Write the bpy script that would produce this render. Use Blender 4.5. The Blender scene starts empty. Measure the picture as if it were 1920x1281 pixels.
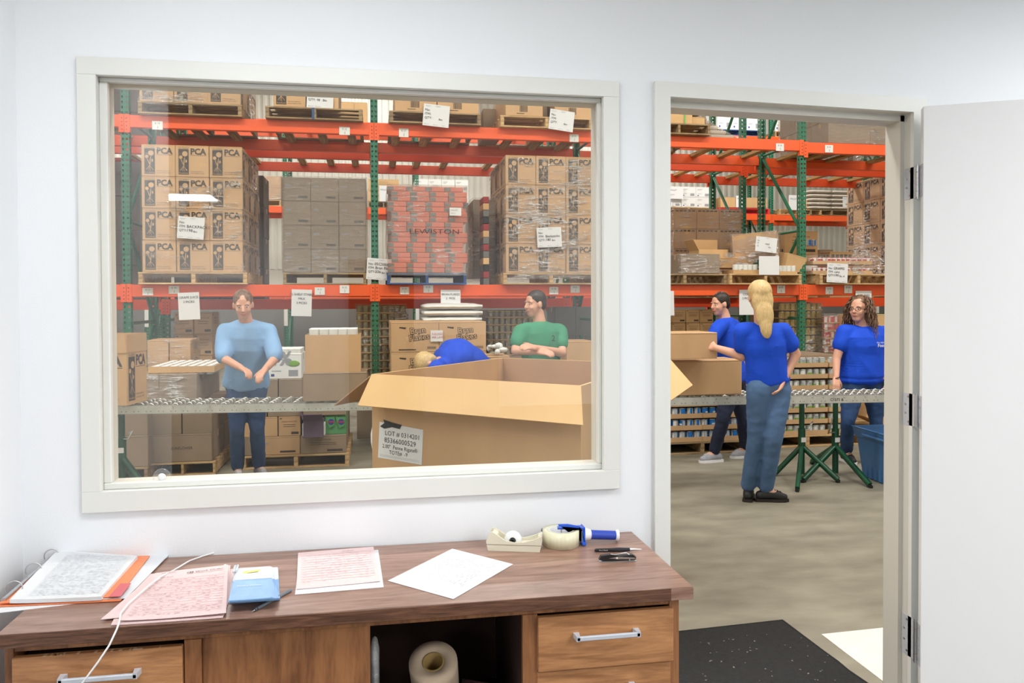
import bpy, math, random
from mathutils import Vector, Matrix, noise
random.seed(7)
PI = math.pi
SC = bpy.context.scene
COL = SC.collection

# ------------------------------------------------------------ camera
CAM = Vector((0.0, -2.5, 1.52))
FPX, YAW, PITCH, ROLL, SHY = 1474.63, math.radians(9.939), math.radians(1.0016), math.radians(-0.1877), -50.36
F_ = Vector((math.sin(YAW) * math.cos(PITCH), math.cos(YAW) * math.cos(PITCH), -math.sin(PITCH)))
_R = Vector((math.cos(YAW), -math.sin(YAW), 0))
_U = _R.cross(F_)
R_ = _R * math.cos(ROLL) + _U * math.sin(ROLL)
U_ = _U * math.cos(ROLL) - _R * math.sin(ROLL)
cd = bpy.data.cameras.new('camera')
cam = bpy.data.objects.new('camera', cd)
COL.objects.link(cam)
cam.matrix_world = Matrix(((R_.x, U_.x, -F_.x, CAM.x), (R_.y, U_.y, -F_.y, CAM.y), (R_.z, U_.z, -F_.z, CAM.z), (0, 0, 0, 1)))
cd.sensor_width = 36
cd.lens = FPX * 36 / 1920
cd.shift_y = SHY / 1920
cd.clip_start = .05
cd.clip_end = 100
SC.camera = cam

# ------------------------------------------------------------ world, lights, exposure
SC.view_settings.view_transform = 'Standard'
SC.view_settings.look = 'None'
SC.view_settings.gamma = 1
SC.view_settings.use_curve_mapping = False
SC.view_settings.exposure = 0.0
SC.cycles.transparent_max_bounces = 24
SC.cycles.max_bounces = 8
SC.cycles.sample_clamp_indirect = 6
w = bpy.data.worlds.new('world')
SC.world = w
w.use_nodes = True
w.node_tree.nodes['Background'].inputs[0].default_value = (.9, .95, 1, 1)
w.node_tree.nodes['Background'].inputs[1].default_value = .3
OFFICE_W, WARE_W = 15, 240
PANELS = [(-.2, -1.3), (3.1, -1.3), (2.4, -2.95), (3.0, -4.5), (3.7, -6.3), (-2.32, -6.95)]  # panel above the open door is added to even the wall light


def area(name, loc, sx, sy, power, col=(1, 1, 1), rot=(0, 0, 0)):
    l = bpy.data.lights.new(name, 'AREA')
    l.shape = 'RECTANGLE'
    l.size, l.size_y, l.energy, l.color = sx, sy, power, col
    o = bpy.data.objects.new(name, l)
    o.location = loc
    o.rotation_euler = rot
    COL.objects.link(o)
    return o


for i, (x, y) in enumerate(PANELS):
    area('ceiling_lamp_light', (x, y, 2.715), 1.0, .56, OFFICE_W * (1.7 if x > 3 and y > -2 else 1 if y > -2 else 2.2 if y > -3 else 3.8), (.97, .985, 1))
for x in (-7.5, -2.5, 2.5, 7.5):
    for y in (1.9, 10.9):
        area('warehouse_lamp_light', (x, y, 6.85), 2.6, .8, WARE_W, (1, .97, .92))
for x in (-6.5, -.5, 5.5):
    area('warehouse_lamp_light', (x, 15.9, 6.85), 2.6, .8, WARE_W * .35, (1, .97, .92))


# ------------------------------------------------------------ pixel helpers (photo measurements -> points in the place)
def ray(x, y):
    return F_ + R_ * ((x - 960) / FPX) - U_ * ((y - 640.5 - SHY) / FPX)


def W(x, y, Y):
    d = ray(x, y)
    return CAM + d * ((Y - CAM.y) / d.y)


def Z(x, y, z):
    d = ray(x, y)
    return CAM + d * ((z - CAM.z) / d.z)


def fb(x0, y0, x1, y1, Y):
    xm, ym = (x0 + x1) / 2, (y0 + y1) / 2
    return W(x0, ym, Y).x, W(x1, ym, Y).x, W(xm, y1, Y).z, W(xm, y0, Y).z


# ------------------------------------------------------------ materials
def nt(m):
    m.use_nodes = True
    t = m.node_tree
    return t, t.nodes['Principled BSDF']


def lin(c):
    return tuple(((v / 255) / 12.92 if v <= 10 else ((v / 255 + .055) / 1.055) ** 2.4) for v in c)


def mk(name, rgb, rough=.6, metal=0, amt=.0, scale=8, stretch=(1, 1, 1), bump=0, bscale=60, rnd=0, spec=.5, emit=0, detail=4, dark=None):
    m = bpy.data.materials.new(name)
    t, p = nt(m)
    c = lin(rgb)
    N, L = t.nodes, t.links
    p.inputs['Roughness'].default_value = rough
    p.inputs['Metallic'].default_value = metal
    p.inputs['Specular IOR Level'].default_value = spec
    p.inputs['Base Color'].default_value = (*c, 1)
    tc = N.new('ShaderNodeTexCoord')
    mp = N.new('ShaderNodeMapping')
    mp.inputs['Scale'].default_value = stretch
    L.new(tc.outputs['Object'], mp.inputs[0])
    last = None
    if amt:
        nz = N.new('ShaderNodeTexNoise')
        nz.inputs['Scale'].default_value = scale
        nz.inputs['Detail'].default_value = detail
        L.new(mp.outputs[0], nz.inputs[0])
        r = N.new('ShaderNodeValToRGB')
        r.color_ramp.elements[0].position = .3
        r.color_ramp.elements[1].position = .7
        d = lin(dark) if dark else tuple(v * (1 - amt) for v in c)
        r.color_ramp.elements[0].color = (*d, 1)
        r.color_ramp.elements[1].color = (*[min(1, v * (1 + amt * .6)) for v in c], 1)
        L.new(nz.outputs[0], r.inputs[0])
        last = r.outputs[0]
        L.new(last, p.inputs['Base Color'])
    if rnd:
        oi = N.new('ShaderNodeObjectInfo')
        mr = N.new('ShaderNodeMapRange')
        mr.inputs[3].default_value = 1 - rnd
        mr.inputs[4].default_value = 1 + rnd
        L.new(oi.outputs['Random'], mr.inputs[0])
        mx = N.new('ShaderNodeVectorMath')
        mx.operation = 'SCALE'
        if last:
            L.new(last, mx.inputs[0])
        else:
            mx.inputs[0].default_value = c
        L.new(mr.outputs[0], mx.inputs['Scale'])
        L.new(mx.outputs[0], p.inputs['Base Color'])
    if bump:
        n2 = N.new('ShaderNodeTexNoise')
        n2.inputs['Scale'].default_value = bscale
        n2.inputs['Detail'].default_value = 3
        L.new(mp.outputs[0], n2.inputs[0])
        b = N.new('ShaderNodeBump')
        b.inputs['Strength'].default_value = bump
        b.inputs['Distance'].default_value = .01
        L.new(n2.outputs[0], b.inputs['Height'])
        L.new(b.outputs[0], p.inputs['Normal'])
    if emit:
        p.inputs['Emission Color'].default_value = (*c, 1)
        p.inputs['Emission Strength'].default_value = emit
    return m


def wood(name, a, b, scale=3, stretch=(1, 12, 12), rough=.45, rnd=0, wave=0):
    m = bpy.data.materials.new(name)
    t, p = nt(m)
    N, L = t.nodes, t.links
    tc = N.new('ShaderNodeTexCoord')
    mp = N.new('ShaderNodeMapping')
    mp.inputs['Scale'].default_value = stretch
    L.new(tc.outputs['Object'], mp.inputs[0])
    n0 = N.new('ShaderNodeTexNoise')
    n0.inputs['Scale'].default_value = scale
    n0.inputs['Detail'].default_value = 6
    n0.inputs['Distortion'].default_value = 1.2 + wave
    L.new(mp.outputs[0], n0.inputs[0])
    n1 = N.new('ShaderNodeTexNoise')
    n1.inputs['Scale'].default_value = scale * 9
    n1.inputs['Detail'].default_value = 3
    L.new(mp.outputs[0], n1.inputs[0])
    ad = N.new('ShaderNodeMath')
    ad.operation = 'MULTIPLY_ADD'
    ad.inputs[1].default_value = .35
    L.new(n1.outputs[0], ad.inputs[0])
    sb = N.new('ShaderNodeMath')
    sb.operation = 'SUBTRACT'
    sb.inputs[1].default_value = .17
    L.new(n0.outputs[0], sb.inputs[0])
    L.new(sb.outputs[0], ad.inputs[2])
    r = N.new('ShaderNodeValToRGB')
    r.color_ramp.elements[0].position = .32
    r.color_ramp.elements[1].position = .68
    r.color_ramp.elements[0].color = (*lin(b), 1)
    r.color_ramp.elements[1].color = (*lin(a), 1)
    L.new(ad.outputs[0], r.inputs[0])
    out = r.outputs[0]
    if rnd:
        oi = N.new('ShaderNodeObjectInfo')
        mr = N.new('ShaderNodeMapRange')
        mr.inputs[3].default_value = 1 - rnd
        mr.inputs[4].default_value = 1 + rnd
        L.new(oi.outputs['Random'], mr.inputs[0])
        mx = N.new('ShaderNodeVectorMath')
        mx.operation = 'SCALE'
        L.new(out, mx.inputs[0])
        L.new(mr.outputs[0], mx.inputs['Scale'])
        out = mx.outputs[0]
    L.new(out, p.inputs['Base Color'])
    p.inputs['Roughness'].default_value = rough
    b_ = N.new('ShaderNodeBump')
    b_.inputs['Strength'].default_value = .12
    b_.inputs['Distance'].default_value = .004
    L.new(n1.outputs[0], b_.inputs['Height'])
    L.new(b_.outputs[0], p.inputs['Normal'])
    return m


def film(name, cover=.1, streak=.5, tint=(1, 1, 1), scale=9, stretch=(1, 1, 5), milky=.05):
    """thin clear stretch film: mostly see-through, glossy, creased"""
    m = bpy.data.materials.new(name)
    m.use_nodes = True
    t = m.node_tree
    N, L = t.nodes, t.links
    N.clear()
    out = N.new('ShaderNodeOutputMaterial')
    tr = N.new('ShaderNodeBsdfTransparent')
    tr.inputs[0].default_value = (*tint, 1)
    gl = N.new('ShaderNodeBsdfGlossy')
    gl.inputs['Roughness'].default_value = .2
    df = N.new('ShaderNodeBsdfDiffuse')
    df.inputs[0].default_value = (.8, .8, .8, 1)
    tc = N.new('ShaderNodeTexCoord')
    mp = N.new('ShaderNodeMapping')
    mp.inputs['Scale'].default_value = stretch
    mp.inputs['Rotation'].default_value = (.25, .3, .1)
    L.new(tc.outputs['Object'], mp.inputs[0])
    n0 = N.new('ShaderNodeTexNoise')
    n0.inputs['Scale'].default_value = scale
    n0.inputs['Detail'].default_value = 5
    L.new(mp.outputs[0], n0.inputs[0])
    n1 = N.new('ShaderNodeTexNoise')
    n1.inputs['Scale'].default_value = 1.6
    L.new(tc.outputs['Object'], n1.inputs[0])
    b = N.new('ShaderNodeBump')
    b.inputs['Strength'].default_value = 1.0
    b.inputs['Distance'].default_value = .05
    L.new(n0.outputs[0], b.inputs['Height'])
    L.new(b.outputs[0], gl.inputs['Normal'])
    mu = N.new('ShaderNodeMath')
    mu.operation = 'MULTIPLY'
    L.new(n0.outputs[0], mu.inputs[0])
    L.new(n1.outputs[0], mu.inputs[1])
    mr = N.new('ShaderNodeMapRange')
    mr.inputs[1].default_value = .27
    mr.inputs[2].default_value = .40
    mr.inputs[3].default_value = cover
    mr.inputs[4].default_value = cover + streak
    L.new(mu.outputs[0], mr.inputs[0])
    m1 = N.new('ShaderNodeMixShader')
    m1.inputs[0].default_value = milky
    L.new(tr.outputs[0], m1.inputs[1])
    L.new(df.outputs[0], m1.inputs[2])
    m2 = N.new('ShaderNodeMixShader')
    L.new(mr.outputs[0], m2.inputs[0])
    L.new(m1.outputs[0], m2.inputs[1])
    L.new(gl.outputs[0], m2.inputs[2])
    L.new(m2.outputs[0], out.inputs[0])
    return m


def pane_glass(name, base=.05):
    m = bpy.data.materials.new(name)
    m.use_nodes = True
    t = m.node_tree
    N, L = t.nodes, t.links
    N.clear()
    out = N.new('ShaderNodeOutputMaterial')
    tr = N.new('ShaderNodeBsdfTransparent')
    tr.inputs[0].default_value = (.985, .99, .985, 1)
    gl = N.new('ShaderNodeBsdfGlossy')
    gl.inputs['Roughness'].default_value = 0
    lw = N.new('ShaderNodeLayerWeight')
    lw.inputs[0].default_value = .5
    pw = N.new('ShaderNodeMath')
    pw.operation = 'POWER'
    pw.inputs[1].default_value = 5
    L.new(lw.outputs['Facing'], pw.inputs[0])
    ad = N.new('ShaderNodeMath')
    ad.operation = 'ADD'
    ad.use_clamp = True
    ad.inputs[1].default_value = base
    L.new(pw.outputs[0], ad.inputs[0])
    mx = N.new('ShaderNodeMixShader')
    L.new(ad.outputs[0], mx.inputs[0])
    L.new(tr.outputs[0], mx.inputs[1])
    L.new(gl.outputs[0], mx.inputs[2])
    L.new(mx.outputs[0], out.inputs[0])
    return m


M_ = dict(
    wall=mk('painted_wall', (238, 240, 242), .75, bump=.04, bscale=180),
    trim=mk('trim_paint', (228, 228, 222), .4),
    frame=mk('frame_paint', (214, 210, 200), .35),
    leaf=mk('door_paint', (239, 239, 238), .45, bump=.02, bscale=90),
    ceil=mk('ceiling_tile', (236, 236, 234), .9, bump=.2, bscale=120),
    carpet=mk('office_floor', (120, 118, 112), .9, amt=.2, scale=30),
    concrete=mk('concrete', (146, 141, 125), .55, amt=.14, scale=3.2, detail=14, stretch=(.8, 1.7, 1), bump=.05, bscale=30, dark=(122, 117, 103)),
    mat=mk('black_mat', (38, 38, 39), .95, amt=.3, scale=60, bump=.8, bscale=260),
    speck=mk('lint', (140, 138, 132), .9),
    patch=mk('white_patch', (232, 228, 220), .55, amt=.06, scale=6),
    steelw=mk('ribbed_steel', (226, 226, 218), .5),
    orange=mk('orange_paint', (240, 95, 42), .38, amt=.07, scale=3),
    orange2=mk('orange_dark', (232, 84, 40), .4, amt=.07, scale=3),
    green=mk('green_paint', (38, 112, 84), .4, amt=.08, scale=4),
    green2=mk('stand_green', (16, 74, 48), .35),
    black=mk('black_plastic', (26, 26, 28), .4),
    hole=mk('hole_dark', (22, 26, 24), .9),
    card=mk('cardboard', (202, 164, 122), .85, amt=.08, scale=5, stretch=(1, 1, .4), bump=.03, bscale=90, rnd=.07),
    card2=mk('cardboard_tan', (206, 168, 120), .85, amt=.08, scale=5, rnd=.06),
    card3=mk('cardboard_grey', (150, 130, 108), .8, amt=.1, scale=5, rnd=.06),
    cardlt=mk('cardboard_light', (226, 188, 136), .8, amt=.05, scale=4),
    cardin=mk('cardboard_inside', (192, 156, 124), .88, amt=.06, scale=4),
    cardwh=mk('white_carton', (232, 232, 230), .7, rnd=.03),
    tape=mk('carton_tape', (186, 150, 104), .35),
    seam=mk('carton_seam', (98, 74, 50), .9),
    ink=mk('carton_ink', (72, 62, 56), .8, amt=.25, scale=30),
    inkblue=mk('blue_ink', (44, 66, 140), .7),
    inkblk=mk('black_ink', (38, 38, 42), .7),
    inkgry=mk('grey_ink', (150, 152, 158), .7),
    inkfaint=mk('faint_ink', (202, 206, 213), .7),
    inkpink=mk('faint_form_ink', (222, 191, 191), .7),
    backdark=mk('dark_filler_goods', (96, 84, 76), .8, amt=.2, scale=3),  # for goods added behind the racks to make the gaps dark
    lower_grey=mk('wall_lower', (128, 128, 126), .7),
    inkred=mk('red_ink', (214, 110, 116), .7),
    paper=mk('white_paper', (224, 225, 226), .8),
    pink=mk('pink_paper', (232, 206, 204), .8),
    label=mk('label_paper', (226, 226, 222), .7),
    pal=wood('pallet_wood', (216, 184, 136), (166, 130, 86), 3, (1, 8, 8), .8, rnd=.12),
    palold=wood('pallet_wood_old', (176, 150, 112), (112, 92, 66), 3, (1, 8, 8), .85, rnd=.14),
    palblue=wood('pallet_blue', (52, 92, 150), (36, 66, 112), 3, (1, 8, 8), .7, rnd=.1),
    palred=mk('pallet_red', (222, 52, 60), .5),
    bar=wood('rack_board', (206, 164, 106), (150, 112, 64), 3, (8, 1, 8), .8, rnd=.12),
    top=wood('desk_top', (166, 131, 114), (128, 94, 78), 2.2, (1, 9, 9), .30, wave=1.2),
    topedge=wood('desk_edge', (120, 82, 60), (76, 48, 34), 4, (1, 6, 14), .4, wave=1.5),
    desk=wood('desk_wood', (166, 112, 70), (118, 74, 44), 2.6, (7, 7, 1), .42),
    drawer=wood('drawer_wood', (198, 142, 94), (152, 102, 64), 2.4, (1, 4, 8), .4, wave=1.2),
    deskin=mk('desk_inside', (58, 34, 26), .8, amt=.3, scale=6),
    chip=mk('bare_wood', (204, 172, 138), .8),
    chrome=mk('brushed_metal', (206, 210, 218), .42, metal=.2),
    steel=mk('steel', (200, 202, 204), .28, metal=.95),
    hinge=mk('hinge_metal', (188, 190, 195), .6),
    galv=mk('galvanized', (208, 210, 204), .42, metal=.65, amt=.12, scale=12),
    wheel=mk('wheel_metal', (214, 214, 210), .3, metal=.8),
    blue=mk('blue_plastic', (38, 92, 208), .32),
    bluegrip=mk('blue_grip', (40, 70, 176), .5),
    tub=mk('tub_plastic', (70, 116, 168), .42, amt=.05, scale=4),
    cream=mk('cream_plastic', (222, 216, 194), .42),
    white=mk('white_plastic', (238, 238, 236), .35),
    tan=mk('tan_edge', (206, 160, 100), .6),
    orangec=mk('orange_plastic', (246, 140, 88), .45),
    sleeve=mk('clear_sleeve', (222, 226, 230), .2),
    badge=mk('badge_blue', (136, 180, 226), .3, amt=.12, scale=30),
    yellow=mk('yellow_label', (238, 232, 130), .6),
    roll=mk('kraft_roll', (186, 164, 140), .85, amt=.05, scale=20),
    rollcore=mk('roll_core', (150, 122, 70), .85),
    dkroll=mk('dark_roll', (52, 34, 34), .4),
    plasticbag=film('bag_film', .12, .3, milky=.25),
    greyp=mk('grey_pen', (112, 120, 128), .35),
    canm=mk('can_metal', (206, 206, 202), .25, metal=.85),
    canb=mk('can_blue', (30, 116, 196), .35),
    cany=mk('can_yellow', (226, 206, 70), .4),
    canw=mk('can_white', (222, 222, 216), .4),
    canls=mk('can_listing', (186, 188, 184), .5),
    cang=mk('can_green', (122, 168, 62), .4),
    cangd=mk('can_gold', (206, 182, 112), .35, amt=.25, scale=25, rnd=.12),
    canr=mk('can_red', (198, 40, 46), .35),
    cano=mk('can_olive', (160, 148, 110), .35, amt=.3, scale=40, rnd=.15),
    redpk=mk('red_packs', (226, 116, 84), .55, amt=.1, scale=14, rnd=.06),
    grypk=mk('grey_packs', (112, 112, 108), .6),
    redbox=mk('red_case', (150, 44, 44), .5, rnd=.1),
    bag=mk('white_bag', (236, 236, 232), .45, bump=.3, bscale=9),
    bagkraft=mk('paper_bag', (206, 196, 182), .7, bump=.25, bscale=8, rnd=.04),
    purple=mk('purple_print', (104, 86, 108), .6),
    greenpk=mk('green_print', (84, 150, 96), .5),
    skin=mk('skin', (222, 168, 142), .5, amt=.05, scale=10),
    lips=mk('lips', (176, 96, 88), .45),
    eyew=mk('eye_white', (236, 232, 228), .3),
    iris=mk('iris', (58, 44, 34), .2),
    hairb=mk('brown_hair', (132, 100, 76), .5, amt=.35, scale=40, dark=(78, 56, 42)),
    hairy=mk('blonde_hair', (214, 184, 130), .5, amt=.25, scale=30, stretch=(6, 6, 1)),
    haird=mk('dark_hair', (48, 38, 32), .5, amt=.3, scale=40),
    shirt=mk('blue_shirt', (6, 74, 212), .8, amt=.1, scale=5, bump=.08, bscale=12),
    shirtl=mk('pale_blue_shirt', (138, 180, 226), .8, amt=.08, scale=5, bump=.08, bscale=12),
    shirtg=mk('green_shirt', (58, 142, 108), .8, amt=.08, scale=5, bump=.08, bscale=12),
    jean=mk('denim', (48, 78, 124), .85, amt=.3, scale=7, bump=.1, bscale=30),
    jeanl=mk('denim_light', (78, 108, 148), .85, amt=.25, scale=7, bump=.1, bscale=30),
    jeand=mk('dark_trousers', (32, 40, 66), .85, amt=.2, scale=7, bump=.1, bscale=30),
    shoeg=mk('grey_shoe', (164, 166, 176), .7, amt=.15, scale=60),
    shoeb=mk('black_shoe', (32, 32, 34), .6),
    sole=mk('white_sole', (232, 232, 234), .5),
    belt=mk('belt', (34, 28, 26), .6),
    cab=mk('cabinet_paint', (176, 178, 180), .5),
    doorw=wood('brown_door', (136, 96, 62), (104, 70, 44), 2.5, (6, 6, 1), .5),
    seat=mk('chair_fabric', (44, 46, 52), .9),
    light=mk('lamp_diffuser', (250, 252, 255), .5, emit=7.0),
    glass=pane_glass('window_glass', .072),
    wrap=film('stretch_wrap', .05, .75),
    wrap2=film('stretch_wrap_heavy', .10, .7, tint=(.93, .9, .86), milky=.10),
    wrapd=film('stretch_wrap_dark', .10, .25, tint=(.84, .82, .78), milky=.08),
    clear=film('clear_plastic', .10, .05, milky=.12, scale=2),
)


# ------------------------------------------------------------ mesh builder
class MB:
    def __init__(s):
        s.v, s.f, s.m, s.sm, s.mats = [], [], [], [], []

    def mi(s, m):
        m = M_[m] if isinstance(m, str) else m
        if m not in s.mats:
            s.mats.append(m)
        return s.mats.index(m)

    def add(s, vs, fs, m, smooth=False, T=None):
        k = len(s.v)
        if T is not None:
            vs = [T @ Vector(p) for p in vs]
        s.v += [tuple(p) for p in vs]
        i = s.mi(m)
        for f in fs:
            s.f.append(tuple(k + a for a in f))
            s.m.append(i)
            s.sm.append(smooth)
        return s

    def box(s, x0, y0, z0, x1, y1, z1, m, c=0, T=None):
        if x0 > x1: x0, x1 = x1, x0
        if y0 > y1: y0, y1 = y1, y0
        if z0 > z1: z0, z1 = z1, z0
        if not c:
            vs = [(x, y, z) for x in (x0, x1) for y in (y0, y1) for z in (z0, z1)]
            fs = [(0, 1, 3, 2), (4, 6, 7, 5), (0, 4, 5, 1), (2, 3, 7, 6), (0, 2, 6, 4), (1, 5, 7, 3)]
            return s.add(vs, fs, m, T=T)
        c = min(c, (x1 - x0) / 2.01, (y1 - y0) / 2.01, (z1 - z0) / 2.01)
        X, Y, Zz = (x0, x1), (y0, y1), (z0, z1)
        vs, ix = [], {}
        for i in (0, 1):
            for j in (0, 1):
                for k in (0, 1):
                    sx, sy, sz = (1, -1)[i], (1, -1)[j], (1, -1)[k]
                    for a in range(3):
                        d = [c * sx, c * sy, c * sz]
                        d[a] = 0
                        ix[i, j, k, a] = len(vs)
                        vs.append((X[i] + d[0], Y[j] + d[1], Zz[k] + d[2]))
        fs = []
        for i in (0, 1):
            q = [ix[i, 0, 0, 0], ix[i, 1, 0, 0], ix[i, 1, 1, 0], ix[i, 0, 1, 0]]
            fs.append(tuple(q if i else q[::-1]))
            q = [ix[0, i, 0, 1], ix[1, i, 0, 1], ix[1, i, 1, 1], ix[0, i, 1, 1]]
            fs.append(tuple(q[::-1] if i else q))
            q = [ix[0, 0, i, 2], ix[1, 0, i, 2], ix[1, 1, i, 2], ix[0, 1, i, 2]]
            fs.append(tuple(q if i else q[::-1]))
        for i in (0, 1):
            for j in (0, 1):
                fs.append((ix[i, j, 0, 0], ix[i, j, 1, 0], ix[i, j, 1, 1], ix[i, j, 0, 1]))
                fs.append((ix[i, 0, j, 0], ix[i, 1, j, 0], ix[i, 1, j, 2], ix[i, 0, j, 2]))
                fs.append((ix[0, i, j, 1], ix[1, i, j, 1], ix[1, i, j, 2], ix[0, i, j, 2]))
                for k in (0, 1):
                    fs.append((ix[i, j, k, 0], ix[i, j, k, 1], ix[i, j, k, 2]))
        return s.add(vs, fs, m, T=T)

    def prism(s, pts, axis, a, b, m, T=None, smooth=False):
        """polygon in the plane across axis, extruded a..b"""
        def P(u, v, t):
            return {'x': (t, u, v), 'y': (u, t, v), 'z': (u, v, t)}[axis]
        n = len(pts)
        vs = [P(u, v, a) for u, v in pts] + [P(u, v, b) for u, v in pts]
        fs = [tuple(range(n))[::-1], tuple(range(n, 2 * n))]
        fs += [(i, (i + 1) % n, n + (i + 1) % n, n + i) for i in range(n)]
        return s.add(vs, fs, m, smooth, T)

    def slab(s, quad, thick, m, T=None):
        """4+ points of a top outline (3-D), thickened along its normal"""
        q = [Vector(p) for p in quad]
        n = (q[1] - q[0]).cross(q[2] - q[0]).normalized() * thick
        k = len(q)
        vs = q + [p - n for p in q]
        fs = [tuple(range(k)), tuple(range(k, 2 * k))[::-1]] + [(i, k + i, k + (i + 1) % k, (i + 1) % k) for i in range(k)]
        return s.add(vs, fs, m, T=T)

    def tube(s, pts, r, m, n=8, caps=True, smooth=True, T=None, flat=1):
        pts = [Vector(p) for p in pts]
        rs = r if isinstance(r, (list, tuple)) else [r] * len(pts)
        vs, fs = [], []
        up = Vector((0, 0, 1))
        d0 = (pts[1] - pts[0]).normalized()
        a = d0.cross(up)
        if a.length < .05:
            a = d0.cross(Vector((0, 1, 0)))
        a.normalize()
        for i, p in enumerate(pts):
            d = (pts[min(i + 1, len(pts) - 1)] - pts[max(i - 1, 0)])
            d = d.normalized() if d.length > 1e-9 else d0
            a = (a - d * a.dot(d))
            a.normalize()
            b = d.cross(a)
            for k in range(n):
                t = 2 * PI * (k + .5) / n
                vs.append(p + (a * math.cos(t) + b * math.sin(t) * flat) * rs[i])
        for i in range(len(pts) - 1):
            for k in range(n):
                k2 = (k + 1) % n
                fs.append((i * n + k, i * n + k2, (i + 1) * n + k2, (i + 1) * n + k))
        s.add(vs, fs, m, smooth, T)
        if caps:
            s.add(vs[:n], [tuple(range(n))[::-1]], m, False, T)
            s.add(vs[-n:], [tuple(range(n))], m, False, T)
        return s

    def cyl(s, p0, p1, r, m, n=12, r1=None, T=None):
        return s.tube([p0, p1], [r, r if r1 is None else r1], m, n, T=T)

    def lathe(s, prof, m, n=16, T=None, smooth=True, arc=1):
        vs, fs = [], []
        for r, z in prof:
            for k in range(n):
                t = 2 * PI * k / n
                vs.append((r * math.cos(t), r * math.sin(t), z))
        for i in range(len(prof) - 1):
            for k in range(n):
                k2 = (k + 1) % n
                fs.append((i * n + k, i * n + k2, (i + 1) * n + k2, (i + 1) * n + k))
        return s.add(vs, fs, m, smooth, T)

    def ell(s, c, r, m, n=12, T=None):
        vs, fs = [], []
        h = n // 2
        for i in range(h + 1):
            p = PI * i / h
            for k in range(n):
                t = 2 * PI * k / n
                vs.append((c[0] + r[0] * math.sin(p) * math.cos(t), c[1] + r[1] * math.sin(p) * math.sin(t), c[2] + r[2] * math.cos(p)))
        for i in range(h):
            for k in range(n):
                k2 = (k + 1) % n
                fs.append((i * n + k, (i + 1) * n + k, (i + 1) * n + k2, i * n + k2))
        return s.add(vs, fs, m, True, T)

    def text(s, st, h, m, T, align='l', bold=0, sx=1):
        vs, fs, wd = glyphs(st, bold)
        ox = {'l': 0, 'c': -wd / 2, 'r': -wd}[align]
        return s.add([((x + ox) * h * sx, y * h, 0) for x, y in vs], fs, m, T=T)

    def mesh(s, name):
        me = bpy.data.meshes.new(name)
        me.from_pydata(s.v, [], s.f)
        for m in s.mats:
            me.materials.append(m)
        me.polygons.foreach_set('material_index', s.m)
        me.polygons.foreach_set('use_smooth', s.sm)
        me.validate()
        me.update()
        return me

    def build(s, name, parent=None, loc=None, rot=None):
        return obj(name, s.mesh(name), parent, loc, rot)


_gl = {}


def glyphs(st, bold=0):
    k = (st, bold)
    if k not in _gl:
        c = bpy.data.curves.new('lettering', 'FONT')
        c.body = st
        c.resolution_u = 2
        c.offset = bold
        c.fill_mode = 'BOTH'
        o = bpy.data.objects.new('lettering', c)
        me = bpy.data.meshes.new_from_object(o)
        vs = [(v.co.x, v.co.y) for v in me.vertices]
        fs = [tuple(p.vertices) for p in me.polygons]
        bpy.data.objects.remove(o)
        bpy.data.curves.remove(c)
        bpy.data.meshes.remove(me)
        hh = .72
        vs = [(x / hh, y / hh) for x, y in vs]
        _gl[k] = (vs, fs, max([x for x, y in vs] or [0]))
    return _gl[k]


def obj(name, me, parent=None, loc=None, rot=None):
    o = bpy.data.objects.new(name, me)
    COL.objects.link(o)
    if parent:
        o.parent = parent
    if loc is not None:
        o.location = loc
    if rot is not None:
        o.rotation_euler = rot if isinstance(rot, tuple) else (0, 0, rot)
    return o


def tag(o, label, cat, group=None, kind=None):
    if label:
        o['label'] = label
    if cat:
        o['category'] = cat
    if group:
        o['group'] = group
    if kind:
        o['kind'] = kind
    return o


def thing(name, label, cat, loc=(0, 0, 0), rot=0, group=None):
    o = obj(name, None, None, loc, rot)
    o.empty_display_size = .1
    return tag(o, label, cat, group)


def st(o):
    o['kind'] = 'structure'
    return o


def dup(o, loc, rot=None, label=None, parent=None):
    c = o.copy()
    COL.objects.link(c)
    if parent:
        c.parent = parent
    else:
        c.location = loc
        if rot is not None:
            c.rotation_euler = rot if isinstance(rot, tuple) else (0, 0, rot)
    if label:
        c['label'] = label
    for ch in list(o.children):
        dup(ch, None, None, None, c)
    return c


def face_T(origin, right, up):
    """matrix whose XY plane lies on a surface: x=right, y=up"""
    r = Vector(right).normalized()
    u = Vector(up).normalized()
    n = r.cross(u)
    o = Vector(origin)
    return Matrix(((r.x, u.x, n.x, o.x), (r.y, u.y, n.y, o.y), (r.z, u.z, n.z, o.z), (0, 0, 0, 1)))


ORD = ['first', 'second', 'third', 'fourth', 'fifth', 'sixth', 'seventh', 'eighth', 'ninth', 'tenth', 'eleventh', 'twelfth', 'thirteenth', 'fourteenth', 'fifteenth', 'sixteenth', 'seventeenth', 'eighteenth', 'nineteenth', 'twentieth']


def row_word(i, n, what='row'):
    if n == 1: return 'only ' + what
    return ('top ' if i == 0 else 'bottom ' if i == n - 1 else ORD[i] + ' ') + what + ('' if i in (0, n - 1) else ' down')


def col_word(i, n):
    if n == 1: return 'full width'
    return 'leftmost' if i == 0 else 'rightmost' if i == n - 1 else ORD[i] + ' from left'




# ------------------------------------------------------------ room shell
TH = .115
FRY = -.018
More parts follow.
